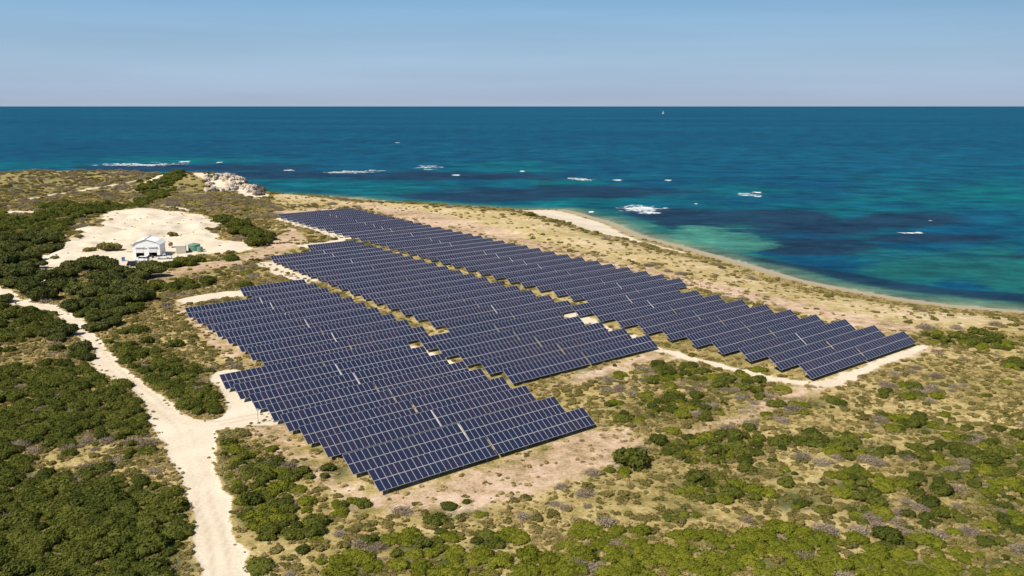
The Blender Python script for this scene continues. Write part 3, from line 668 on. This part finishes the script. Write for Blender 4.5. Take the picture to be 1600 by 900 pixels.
NAMES = {'green': ('green_shrub', 'green shrub'), 'bright': ('bright_shrub', 'yellow green shrub'), 'olive': ('olive_shrub', 'olive shrub'), 'grey': ('grey_shrub', 'grey twiggy shrub'), 'tan': ('dry_tussock', 'straw coloured dry tussock')}
for kind, lst in PTS.items():
    P = np.concatenate(lst); x, y = P[:, 0], P[:, 1]; px, py = to_px(x, y, P[:, 2])
    score = P[:, 3]/np.hypot(x, y)*((px > 0) & (px < 1600) & (py > 0) & (py < 905))
    order = np.argsort(-score); top, rest = order[:300], order[300:]
    nm, base = NAMES[kind]
    if kind == 'tan': top, rest = order[:0], order
    batch = []
    for i in top:
        o = link(nm, K[kind][int(P[i, 5])]); o.location = tuple(P[i, :3]); r = P[i, 3]; o.scale = (r, r, r*rnd.uniform(.65, 1.1)); o.rotation_euler = (0, 0, P[i, 4])
        size = 'large' if r > (1.35 if kind != 'olive' else 1.0) else 'small' if r < (1.0 if kind != 'olive' else .75) else 'mid sized'
        tag(o, base, 'shrub'); batch.append((o, size, base, zone_name(px[i], py[i]), px[i], py[i]))
    relabel(batch)
    scatter_object({'green': 'green_scrub', 'bright': 'bright_scrub', 'olive': 'olive_scrub', 'grey': 'grey_scrub', 'tan': 'dry_ground_cover'}[kind], P[rest], K[kind],
        {'green': 'mass of green coastal scrub covering the land around the solar blocks', 'bright': 'mass of small yellow green bushes near the bottom edge', 'olive': 'mass of dull olive low scrub over the dry ground',
         'grey': 'scattered grey dead looking scrub among the green', 'tan': 'straw coloured dry tussocks and cushions covering the open ground'}[kind], 'ground cover' if kind == 'tan' else 'scrub', None)

# ------------------------------------------------------------------ trees
TREE_CROWN = [crown_mesh('crown', 200+i, M_TREE, 16, 5200, .085, .5, (.26, .42), .68, core=.85) for i in range(4)]
SHR_CROWN = [crown_mesh('crown', 220+i, M_GREEN, 16, 5200, .085, .55, (.26, .42), .68, core=.85) for i in range(2)]
def trunk_mesh(seed):
    r = random.Random(seed); b = MB()
    b.bar((0, 0, -.1), (.03, .02, .22), .055, n=7, r2=.04)
    for k in range(6):
        a = k*1.05+r.uniform(-.3, .3); m_ = (.03+math.cos(a)*.28, .02+math.sin(a)*.28, .40+r.uniform(-.05, .08))
        b.bar((.03, .02, .2), m_, .032, n=5, r2=.02); b.bar(m_, (math.cos(a+.3)*.6, math.sin(a+.3)*.6, .55), .02, n=5, r2=.008)
    return b.mesh('trunk', [M_BARK])
TRUNKS = [trunk_mesh(i) for i in range(3)]
def z1(a, b): return (a*.26667, 240+b*.26667)
def z6(a, b): return (60+a*.26667, 440+b*.26667)
trees = []
for a, b, w in [(50,545,90),(130,490,95),(200,490,90),(265,505,90),(300,545,80),(60,625,110),(150,600,100),(190,650,90),(40,690,110),(120,700,110),(165,745,95),(60,755,90),(15,610,90),(230,560,80),(100,560,80),(330,480,60),(20,500,80)]:
    trees.append((*z1(a, b), w*.27, 'in grove at left edge'))
for a, b, w in [(450,655,100),(545,640,110),(625,655,95),(715,695,105),(880,690,110),(300,715,90),(350,770,105),(185,790,95),(250,825,110),(460,790,110),(530,805,100),(600,755,100),(650,725,90),(740,765,110),(785,800,90),(835,835,100),(395,700,90),(680,800,90),(25,850,70),(560,715,90),(820,720,70)]:
    trees.append((*z1(a, b), w*.27, 'in grove between track and shed'))
for a, b, w in [(235,135,110),(330,140,95),(425,150,95),(350,205,85),(330,260,85),(425,235,80),(450,110,95),(575,80,115),(500,170,80),(385,200,70)]:
    trees.append((*z6(a, b), w*.27, 'on right bank of track bend'))
for a, b, w in [(140,290,95),(250,380,85),(110,330,70),(60,300,80),(280,440,60),(180,270,60)]:
    trees.append((*z6(a, b), w*.27, 'on left bank of track bend'))
for px, py, w in [(352,345,22),(372,352,24),(367,361,18),(393,362,24),(408,368,26),(400,377,24),(415,376,16),(385,355,16),(345,340,14)]:
    trees.append((px, py, w, 'ROUND'))
for px, py, w in [(290,407,24),(270,411,20),(310,404,16),(233,414,26),(225,410,0),(180,402,0)]:
    if w: trees.append((px, py, w, 'LOW'))
TB = []
for i, (px, py, w, where) in enumerate(trees):
    x0, y0 = ground(px, py, 1.5); rad = w/FPX*math.hypot(x0, y0)*.80
    x, y = ground(px, py, rad*.35); 
    root = empty('spreading_tree' if where not in ('LOW',) else 'bushy_tree', (x, y, hz(x, y)-.1), rnd.uniform(0, 6.28)); 
    big = 'broad' if rad > 6.0 else 'small' if rad < 5.0 else 'middling'
    big = big.replace('middling', 'mid sized')
    look, place = ('olive green round tree', 'at right end of sand bowl') if where == 'ROUND' else ('low wide green tree', 'on near edge of shed yard') if where == 'LOW' else ('dark flat topped tree', where)
    tag(root, look, 'tree'); TB.append((root, big, look, place, px, py))
    cr = link('crown', (SHR_CROWN if where in ('ROUND', 'LOW') else TREE_CROWN)[rnd.randrange(2 if where in ('ROUND', 'LOW') else 4)], root); hs_ = rnd.uniform(.9, 1.15)
    cr.scale = (rad, rad, rad*1.1*hs_); cr.location = (0, 0, rad*(.18 if where not in ('LOW',) else .0))
    tr = link('trunk', TRUNKS[rnd.randrange(3)], root); tr.scale = (rad, rad, rad*.9)

relabel(TB)
# ------------------------------------------------------------------ rocky headland
BB = []
M_ROCK = simple('limestone', (.50, .42, .33), .95, 0, .3, .35)
M_ROCKD = simple('dark_limestone', (.10, .08, .07), .95, 0, .3, .35)
def rock_mesh(seed, mat):
    v, f = ico(4); off = Vector((seed*3.1, 0, 0)); out = []
    for p in v:
        q = Vector(p); k = .95+.45*mnoise.noise(q*1.4+off)+.45*(.35-abs(mnoise.noise(q*2.6+off)))+.28*(.3-abs(mnoise.noise(q*5.5+off))); out.append(q*k)
    return np_mesh('boulder', np.array([o[:] for o in out]), f, [mat])
RK = [rock_mesh(i, M_ROCK) for i in range(5)]; RKD = [rock_mesh(9+i, M_ROCKD) for i in range(2)]
rr = random.Random(21)
for i in range(290):
    u = rr.random()
    px = 322+u*88; top = 270+max(0, (u-.25))*30; py = top+rr.uniform(2, 24)*(1-.35*u)
    for it in range(3): x, y = ground(px, py, hz(*ground(px, py, 4))) 
    z = hz(x, y)
    if z < SEA+.3: continue
    dark = px > 398 or (rr.random() < .28)
    o = link('boulder', (RKD if dark else RK)[rr.randrange(2 if dark else 5)]); s_ = rr.uniform(.6, 1.9)
    o.location = (x, y, z); o.scale = (s_*rr.uniform(1, 1.7), s_*rr.uniform(.7, 1.1), s_*rr.uniform(.7, 1.3)); o.rotation_euler = (rr.uniform(-.3, .3), rr.uniform(-.3, .3), rr.uniform(0, 6))
    big = 'large' if s_ > 1.5 else 'small' if s_ < 1.0 else 'mid sized'; q_ = to_px(x, y, z)
    tag(o, 'boulder', 'boulder'); BB.append((o, big, ('dark' if dark else 'pale')+' limestone boulder', 'on headland crown' if px < 352 else 'on headland shoulder' if px < 385 else 'on headland tip', *q_))
relabel(BB)

# ------------------------------------------------------------------ breaking waves
def foam_mat():
    m, n, l, p = new_mat('foam'); p.inputs['Base Color'].default_value = (.78, .82, .84, 1); p.inputs['Roughness'].default_value = .8
    geo = n.new('ShaderNodeNewGeometry'); P = geo.outputs['Position']; a = noise_out(n, l, P, .28, 6, .7)
    v = nmath(n, l, 'ADD', nmath(n, l, 'MULTIPLY', attr(n, 'body'), 1.1), nmath(n, l, 'MULTIPLY', nmath(n, l, 'SUBTRACT', a, .5), 3.2))
    v = nmath(n, l, 'MULTIPLY_ADD', nmath(n, l, 'SUBTRACT', v, .62), 1.0, .45, clamp=True)
    l.new(v, p.inputs['Alpha']); return m
M_FOAM = foam_mat()
def foam(px, py, w, h, label, seed, tilt=0.0, lace=0):
    """a ragged low ridge of white water"""
    r = np.random.RandomState(seed); n = 46
    cx, cy = ground(px, py, SEA); D = math.hypot(cx, cy); W = w/FPX*D; x0, y0 = ground(px, py+h/2, SEA); x1, y1 = ground(px, py-h/2, SEA); Hh = max(1.2, abs(y1-y0))
    V = []; F = []; AB = []; off = 0
    for k in range(1+lace):
        us = np.linspace(-1, 1, n); yy = 0 if k == 0 else r.uniform(-.5, .5)*Hh; ww = W/2*(1 if k == 0 else r.uniform(.3, .8)); xo = 0 if k == 0 else r.uniform(-.4, .4)*W/2
        th = (Hh*(.55 if k == 0 and lace == 0 else .17))*np.sqrt(np.clip(1-us**2, 0, 1))*np.clip(3.2*(fbm(us*ww, us*0+seed+k, 5.0, 3)-.36), .02, 1.3); me_ = (fbm(us*ww, us*0+seed*3+k, 8.0, 3)-.5)*Hh*.7
        ht = .25+.5*r.rand()
        prof = [(-1, .02), (-.5, .45), (-.05, 1), (.4, .5), (1, .02)]
        for a, b in prof:
            for i, u in enumerate(us): AB.append(max(0, 1-abs(a)**1.5)*(1-abs(u)**4)*(1 if k == 0 else .6)); V.append((xo+u*ww, yy+me_[i]+a*th[i]+u*tilt*W/2, b*ht*(.3+.7*min(1, th[i]))))
        for j in range(4):
            for i in range(n-1): a = off+j*n+i; F.append((a, a+1, a+n+1, a+n))
        off += 5*n
    mw = np_mesh('breaking_wave', V, F, [M_FOAM], smooth=True); set_attr(mw, 'body', AB); o = link('breaking_wave', mw); o.location = (cx, cy, SEA+.02); tag(o, label, 'wave', 'waves breaking white on the reef')
    return o
FO = [(222,257,140,5,'long white breaker on the reef behind the left headland',4),(289,253,22,3,'small white cap at the right end of the long left breaker',0),(343,254,12,2,'tiny white cap left of the headland boulders in open water',0),(452,267,18,2,'small white streak above the tip of the headland',0),
      (548,269,92,4,'long broken white breaker right of the headland',3),(590,267,30,3,'bright white crest at the right end of the middle breaker',0),(672,262,46,6,'compact white breaker between the headland and the beach',2),(912,281,46,3,'thin white breaker straight off the sandy beach',2),(966,282,18,2,'short white cap right of the thin breaker',0),
      (1044,282,13,2,'tiny white cap far off the beach point',0),(1003,326,84,9,'wide lacy patch of white foam off the beach',9),(1015,333,40,3,'bright curling edge below the lacy foam patch',0),(1088,319,7,2,'tiny white cap right of the lacy foam patch',0),
      (924,332,9,3,'small white cap close to the sandy beach point',0),(1170,305,38,5,'white breaker right of centre on the reef',3),(1183,301,16,2,'short crest above the right of centre breaker',0),(1421,364,42,4,'bright white roller at the right side near the shore',0),(1453,345,7,2,'tiny white cap above the right hand roller',0),
      (622,223,8,1.5,'tiny far white cap in the open sea left of centre',0),(816,268,8,1.5,'tiny white cap above the array',0),(712,274,14,1.5,'thin white streak right of the compact breaker',0)]
for i, (a, b, c, d, lab, lc) in enumerate(FO): foam(a, b, c, d, lab, 5+i, 0.0, lc*2)

# sailing boat on the horizon
def sailboat():
    x, y = ground(1036, 178.2, SEA); k = 1.55
    root = empty('sailing_boat', (x, y, SEA), .5); tag(root, 'small white sailing boat far out near the horizon', 'boat')
    M_W = simple('white_sailcloth', (.8, .82, .85), .7, 0, .02); b = MB()
    rings = []
    for u, w, d in ((-6, .8, 1.5), (-4, 1.5, 1.4), (0, 1.9, 1.3), (4, 1.2, 1.5), (6.6, .08, 1.9)):
        rings.append([Vector((u*k, -w*k, d*k)), Vector((u*k, -w*.6*k, -.4)), Vector((u*k, w*.6*k, -.4)), Vector((u*k, w*k, d*k))])
    b.loft(rings); b.build('hull', M_W, root)
    c = MB(); c.box((-3*k, -.9*k, 1.3*k), (1.5*k, .9*k, 2.1*k)); c.build('cabin', M_W, root)
    m_ = MB(); m_.bar((.8*k, 0, 1*k), (.8*k, 0, 17*k), .14*k, n=6); m_.bar((.8*k, 0, 2.8*k), (-5*k, .6, 2.8*k), .1*k, n=6); m_.build('mast', M_ALU, root)
    def sail(nm, p):
        s_ = MB(); a, b_, c_ = [Vector(q)*k for q in p]; o_ = Vector((0, .05, 0)); s_.poly([a, b_, c_, a+o_, b_+o_, c_+o_], [(0,1,2),(5,4,3),(0,3,4,1),(1,4,5,2),(2,5,3,0)]); s_.build(nm, M_W, root)
    sail('mainsail', [(.6, 0, 3), (-5, .5, 3), (.6, 0, 16.6)]); sail('jib', [(1.0, 0, 15), (6.2, 0, 2.2), (1.2, .9, 2.6)])
sailboat()

# ------------------------------------------------------------------ the shed yard
M_WHITE = simple('white_sheet_metal', (.86, .86, .84), .5, 0, .04, 1.5)
M_DARKIN = simple('concrete_floor', (.22, .21, .2), .9)
M_GREENTANK = simple('green_tank_plastic', (.13, .27, .19), .5, 0, .1, 2)
M_CREAM = simple('cream_tank_plastic', (.66, .61, .50), .6, 0, .05, 2)
M_RUST = simple('rusty_brown_metal', (.16, .11, .07), .8, .2, .3, 6)
M_BLUE = simple('blue_plastic', (.06, .22, .50), .5, 0, .06)
M_BLACKP = simple('black_paint', (.02, .02, .024), .25, .1, .1); M_WPAINT = simple('white_paint', (.78, .78, .78), .25, 0, .03)
M_TYRE = simple('tyre_rubber', (.02, .02, .02), .9); M_WIN = simple('window_glass', (.02, .025, .03), .08, 0, .05); M_LAMP = simple('lamp_glass', (.6, .6, .55), .2); M_RED = simple('red_lamp', (.4, .02, .02), .3)
def shed():
    x, y = ground(229.5, 401.5, 0); root = empty('white_shed', (x, y, hz(x, y)-.02), R_(-17+0)); root.rotation_euler.z = R_(8)
    tag(root, 'white sheet metal shed with two half open roller doors on pale sand', 'shed')
    W, D, E, KN, PK = 4.5, 7.5, 4.2, 5.2, 6.2; th = .12
    doors = [(-3.5, -.8), (.8, 3.5)]; dh = 3.3
    w = MB()   # walls: side, back and the front built round the two openings
    w.box((-W, 0, 0), (-W+th, D, E)); w.box((W-th, 0, 0), (W, D, E)); w.box((-W+th, D-th, 0), (W-th, D, E))
    for a, b in ((-W+th, doors[0][0]), (doors[0][1], doors[1][0]), (doors[1][1], W-th)): w.box((a, 0, 0), (b, th, dh))
    w.box((-W+th, 0, dh+.002), (W-th, th, E))
    prof = [(-W, E), (-W+1.3, KN), (0, PK), (W-1.3, KN), (W, E)]
    for yy in (0, D-th): w.loft([[Vector((a, yy, b)) for a, b in prof], [Vector((a, yy+th, b)) for a, b in prof]])
    w.build('wall', M_WHITE, root)
    r = MB(); ro = [(-W-.25, E-.05), (-W+1.25, KN+.05), (0, PK+.06), (W-1.25, KN+.05), (W+.25, E-.05)]
    for (a, b), (c, d) in zip(ro[:-1], ro[1:]):
        q = [Vector((a, -.3, b)), Vector((c, -.3, d)), Vector((c, D+.3, d)), Vector((a, D+.3, b))]; up = Vector((0, 0, .09)); r.poly(q+[p+up for p in q], [(0,3,2,1),(4,5,6,7),(0,1,5,4),(1,2,6,5),(2,3,7,6),(3,0,4,7)])
        for k in range(18):
            yy = .05+k*.43; r.bar(Vector((a, yy, b+.1)), Vector((c, yy, d+.1)), .03)
    rf = r.build('roof', M_WHITE, root)
    rc = MB(); rc.bar((0, -.32, PK+.2), (0, D+.32, PK+.2), .12, n=6); rc.build('ridge_cap', simple('ridge_grey', (.5, .5, .5)), rf)
    fl = MB(); fl.box((-W+th, th, .002), (W-th, D-th, .06)); fl.build('floor', M_DARKIN, root)
    for i, (a, b) in enumerate(doors):
        d_ = MB(); z = 1.55 if i == 0 else 1.75
        while z < dh-.02: d_.box((a+.05, -.06, z), (b-.05, -.02, min(z+.16, dh-.01))); z += .19
        d_.box((a+.03, -.018, 1.55), (b-.03, .0-.002, dh-.01)); q = d_.build('roller_door', M_WHITE, root)
        h_ = MB(); h_.box((a-.1, -.32, dh+.02), (b+.1, -.05, dh+.36)); h_.build('door_hood', simple('hood_grey', (.7, .7, .7)), q)
    v = MB(); v.box((-.2, -.14, 2.9), (.2, -.02, 3.2)); v.build('wall_lamp', M_STEEL, root)
    g = MB(); g.bar((-W-.3, -.3, E), (-W-.3, D+.3, E), .08, n=6); g.bar((W+.3, -.3, E), (W+.3, D+.3, E), .08, n=6); g.build('gutter', M_STEEL, root)
shed()
def cyl_tank(name, px, py, r, h, mat, lab, cat, dome=.5):
    x, y = ground(px, py, 0); root = empty(name, (x, y, hz(x, y)-.03)); tag(root, lab, cat)
    def ring(rr_, z): return [Vector((math.cos(a)*rr_, math.sin(a)*rr_, z)) for a in [2*math.pi*i/28 for i in range(28)]]
    b = MB(); rs_ = []
    for k in range(9): z = h*k/8; rs_.append(ring(r*(1+(.012 if k % 2 else 0)), z))
    b.loft(rs_); b.build('tank_body', mat, root)
    c = MB(); c.loft([ring(r*1.02, h+.005), ring(r*1.0, h+.1), ring(r*.6, h+dome*.7), ring(r*.15, h+dome)]); t = c.build('tank_roof', mat, root)
    d = MB(); d.loft([ring(r*.2, h+dome*.5), ring(r*.2, h+dome+.12)]); d.build('hatch', mat, t)
    p = MB(); p.bar((r+.05, 0, 0), (r+.05, 0, h+.2), .07, n=6); p.build('pipe', M_STEEL, root)
cyl_tank('water_tank', 304, 391.5, 2.1, 2.2, M_GREENTANK, 'large green round water tank with domed roof', 'tank')
cyl_tank('water_tank', 312.5, 393.6, 1.0, 1.7, M_GREENTANK, 'narrow green tank on the right of the large green tank', 'tank', .2)
def cream():
    x, y = ground(283, 396, 0); root = empty('storage_container', (x, y, hz(x, y)), R_(18)); tag(root, 'cream white storage box between the white shed and green tank', 'container')
    b = MB(); b.box((-1.6, 0, .12), (1.6, 4.5, 2.6)); 
    for k in range(11): b.box((-1.5+k*.29, -.05, .2), (-1.36+k*.29, -.002, 2.5)); b.box((1.602, .1+k*.4, .2), (1.65, .26+k*.4, 2.5))
    b.build('container_body', M_CREAM, root)
    c = MB(); c.box((-1.65, -.06, 2.603), (1.66, 4.55, 2.7)); c.build('container_roof', M_CREAM, root)
    d = MB(); [d.box((a, .2, 0), (a+.2, 4.3, .118)) for a in (-1.5, 1.3)]; d.build('skid', M_STEEL, root)
cream()
def brown():
    x, y = ground(267, 387.5, 0); root = empty('fuel_tank_stand', (x, y, hz(x, y)), R_(10)); tag(root, 'small rusty brown tank on a stand behind the shed shadow', 'tank')
    b = MB(); n = 16; rs_ = [[Vector((math.cos(a)*.65, yy, 1.35+math.sin(a)*.65)) for a in [2*math.pi*i/n for i in range(n)]] for yy in (-.8, .9)]; b.loft(rs_); b.build('tank_body', M_RUST, root)
    for a in (-.5, .5):
        for c in (-.6, .7): q = MB(); q.bar((a, c, -.05), (a, c, .95), .06); q.build('leg', M_RUST, root)
brown()
def bluebin():
    x, y = ground(193, 408, 0); root = empty('blue_bin', (x, y, hz(x, y)), R_(20)); tag(root, 'upright blue plastic bin standing on sand left of the cars', 'bin')
    b = MB(); b.loft([[Vector((sx*w, sy*w*.8, z)) for sx, sy in ((-1,-1),(1,-1),(1,1),(-1,1))] for w, z in ((.42, .05), (.56, 1.25))]); b.build('bin_body', M_BLUE, root)
    c = MB(); c.box((-.6, -.52, 1.255), (.6, .5, 1.34)); c.bar((-.5, .55, 1.25), (.5, .55, 1.25), .04); c.build('lid', M_BLUE, root)
    for s_ in (-1, 1): w = MB(); w.bar((s_*.46, .42, .13), (s_*.54, .42, .13), .14, n=12); w.build('wheel', M_TYRE, root)
bluebin()
def vehicle(px, py, rz, paint, lab, kind='wagon'):
    x, y = ground(px, py, 0); root = empty('parked_'+('ute' if kind == 'ute' else 'car'), (x, y, hz(x, y)), rz); tag(root, lab, 'car')
    L, W = 2.4, .9
    b = MB(); secs = [(-2.4, .45, .75), (-2.3, .35, .98), (-1.0, .32, 1.02), (1.0, .32, 1.02), (1.3, .32, 1.0), (2.2, .38, .86), (2.42, .5, .7)]
    rings = []
    for u, lo, hi in secs:
        w = W*(1 if abs(u) < 2.2 else .9); rings.append([Vector((u, -w, lo)), Vector((u, -w*1.0, hi-.15)), Vector((u, -w*.92, hi)), Vector((u, w*.92, hi)), Vector((u, w, hi-.15)), Vector((u, w, lo))])
    b.loft(rings); b.build('body', paint, root)
    c0, c1 = (-2.2, 1.0) if kind == 'wagon' else (-.4, 1.05)
    c = MB(); rings = [[Vector((c0, -.8, 1.0)), Vector((c0+.15, -.68, 1.62)), Vector((c0+.15, .68, 1.62)), Vector((c0, .8, 1.0))], [Vector((c1, -.8, 1.0)), Vector((c1-.55, -.68, 1.6)), Vector((c1-.55, .68, 1.6)), Vector((c1, .8, 1.0))]]
    c.loft(rings); cab = c.build('window_band', M_WIN, root)
    r = MB(); r.box((c0+.12, -.7, 1.605), (c1-.5, .7, 1.67)); r.build('roof', paint, root)
    for s_ in (-1, 1):
        for u in (c0+.05, (c0+c1)/2-.2, c1-.3): q = MB(); q.bar((u, s_*.815, 1.0), (u+(.15 if u < 0 else -.2), s_*.7, 1.61), .04); q.build('pillar', paint, root)
        for u in (-1.45, 1.45):
            t = MB(); t.bar((u, s_*.70, .34), (u, s_*.93, .34), .35, n=16); ty = t.build('wheel', M_TYRE, root)
            h = MB(); h.bar((u, s_*.931, .34), (u, s_*.95, .34), .2, n=12); h.build('rim', M_ALU, ty)
        h = MB(); h.box((2.3, s_*.62-.17, .68), (2.45, s_*.62+.17, .82)); h.build('headlight', M_LAMP, root)
        h = MB(); h.box((-2.44, s_*.68-.12, .7), (-2.3, s_*.68+.12, .9)); h.build('tail_light', M_RED, root)
        h = MB(); h.box((.75, s_*1.02-.1, 1.0), (.88, s_*1.02+.1, 1.15)); h.build('wing_mirror', paint, root)
    if kind == 'ute':
        t = MB(); t.box((-2.35, -.82, 1.025), (-.55, .82, 1.06)); t.box((-2.35, -.88, 1.062), (-.55, -.82, 1.25)); t.box((-2.35, .82, 1.062), (-.55, .88, 1.25)); t.build('tray', M_BLACKP, root)
    q = MB(); q.box((-2.5, -.8, .36), (-2.41, .8, .55)); q.box((2.43, -.8, .36), (2.52, .8, .55)); q.build('bumper', M_BLACKP, root)
vehicle(221, 408, R_(178), M_WPAINT, 'white station wagon parked before the left door of the shed')
vehicle(256.5, 404.5, R_(12), M_WPAINT, 'white pickup with a black tray parked before the right door', 'ute')
vehicle(211, 415.8, R_(14), M_BLACKP, 'black car parked at the near edge of the shed yard')
def quad():
    x, y = ground(235.5, 403.2, 0); root = empty('quad_bike', (x, y, hz(x, y)), R_(20)); tag(root, 'dark quad bike standing between the two white vehicles', 'quad bike')
    b = MB(); b.loft([[Vector((u, -w, lo)), Vector((u, -w*.7, hi)), Vector((u, w*.7, hi)), Vector((u, w, lo))] for u, w, lo, hi in ((-1, .45, .5, .8), (-.4, .3, .45, .95), (.2, .28, .45, .85), (1, .45, .5, .85))]); b.build('body', M_BLACKP, root)
    for u in (-.7, .7):
        for s_ in (-1, 1): t = MB(); t.bar((u, s_*.42, .3), (u, s_*.66, .3), .31, n=12); t.build('wheel', M_TYRE, root)
    h = MB(); h.bar((.45, -.4, 1.12), (.45, .4, 1.12), .035); h.bar((.6, 0, .8), (.45, 0, 1.12), .04); h.build('handlebar', M_STEEL, root)
    s_ = MB(); s_.box((-.75, -.2, .93), (.05, .2, 1.04)); s_.build('seat', M_BLACKP, root)
quad()
def trestle():
    x, y = ground(204.5, 395.5, 0); root = empty('timber_rail', (x, y, hz(x, y)), R_(8)); tag(root, 'low dark rail on short posts left of the white shed', 'rail')
    b = MB(); b.bar((-1.2, 0, .55), (1.2, 0, .55), .09); b.build('rail', M_RUST, root)
    for a in (-1, 0, 1): p = MB(); p.bar((a, 0, -.1), (a, 0, .5), .07); p.build('post', M_RUST, root)
trestle()
def pole():
    x, y = ground(403.6, 662, 0); root = empty('instrument_pole', (x, y, hz(x, y)-.05)); tag(root, 'thin grey pole on sand beside the left block by the track', 'pole')
    b = MB(); b.bar((0, 0, 0), (0, 0, 2.5), .045, n=8); b.build('shaft', M_STEEL, root)
    c = MB(); c.box((-.16, -.1, 2.3), (.16, .1, 2.62)); c.build('sensor_box', M_ALU, root)
    d = MB(); d.box((-.2, -.2, -.05), (.2, .2, .1)); d.build('base', M_STEEL, root)
pole()
def marker(px, py, lab):
    x, y = ground(px, py, 0); o = MB(); o.box((-.14, -.14, -.2), (.14, .14, 1.0)); o.box((-.18, -.18, 1.0), (.18, .18, 1.1)); r = o.build('marker_post', M_RUST); r.location = (x, y, hz(x, y)); tag(r, lab, 'post')
marker(24.5, 475, 'short dark timber post beside the track at the left edge')
print('modules', NMOD, {k: sum(len(a) for a in v) for k, v in PTS.items()})
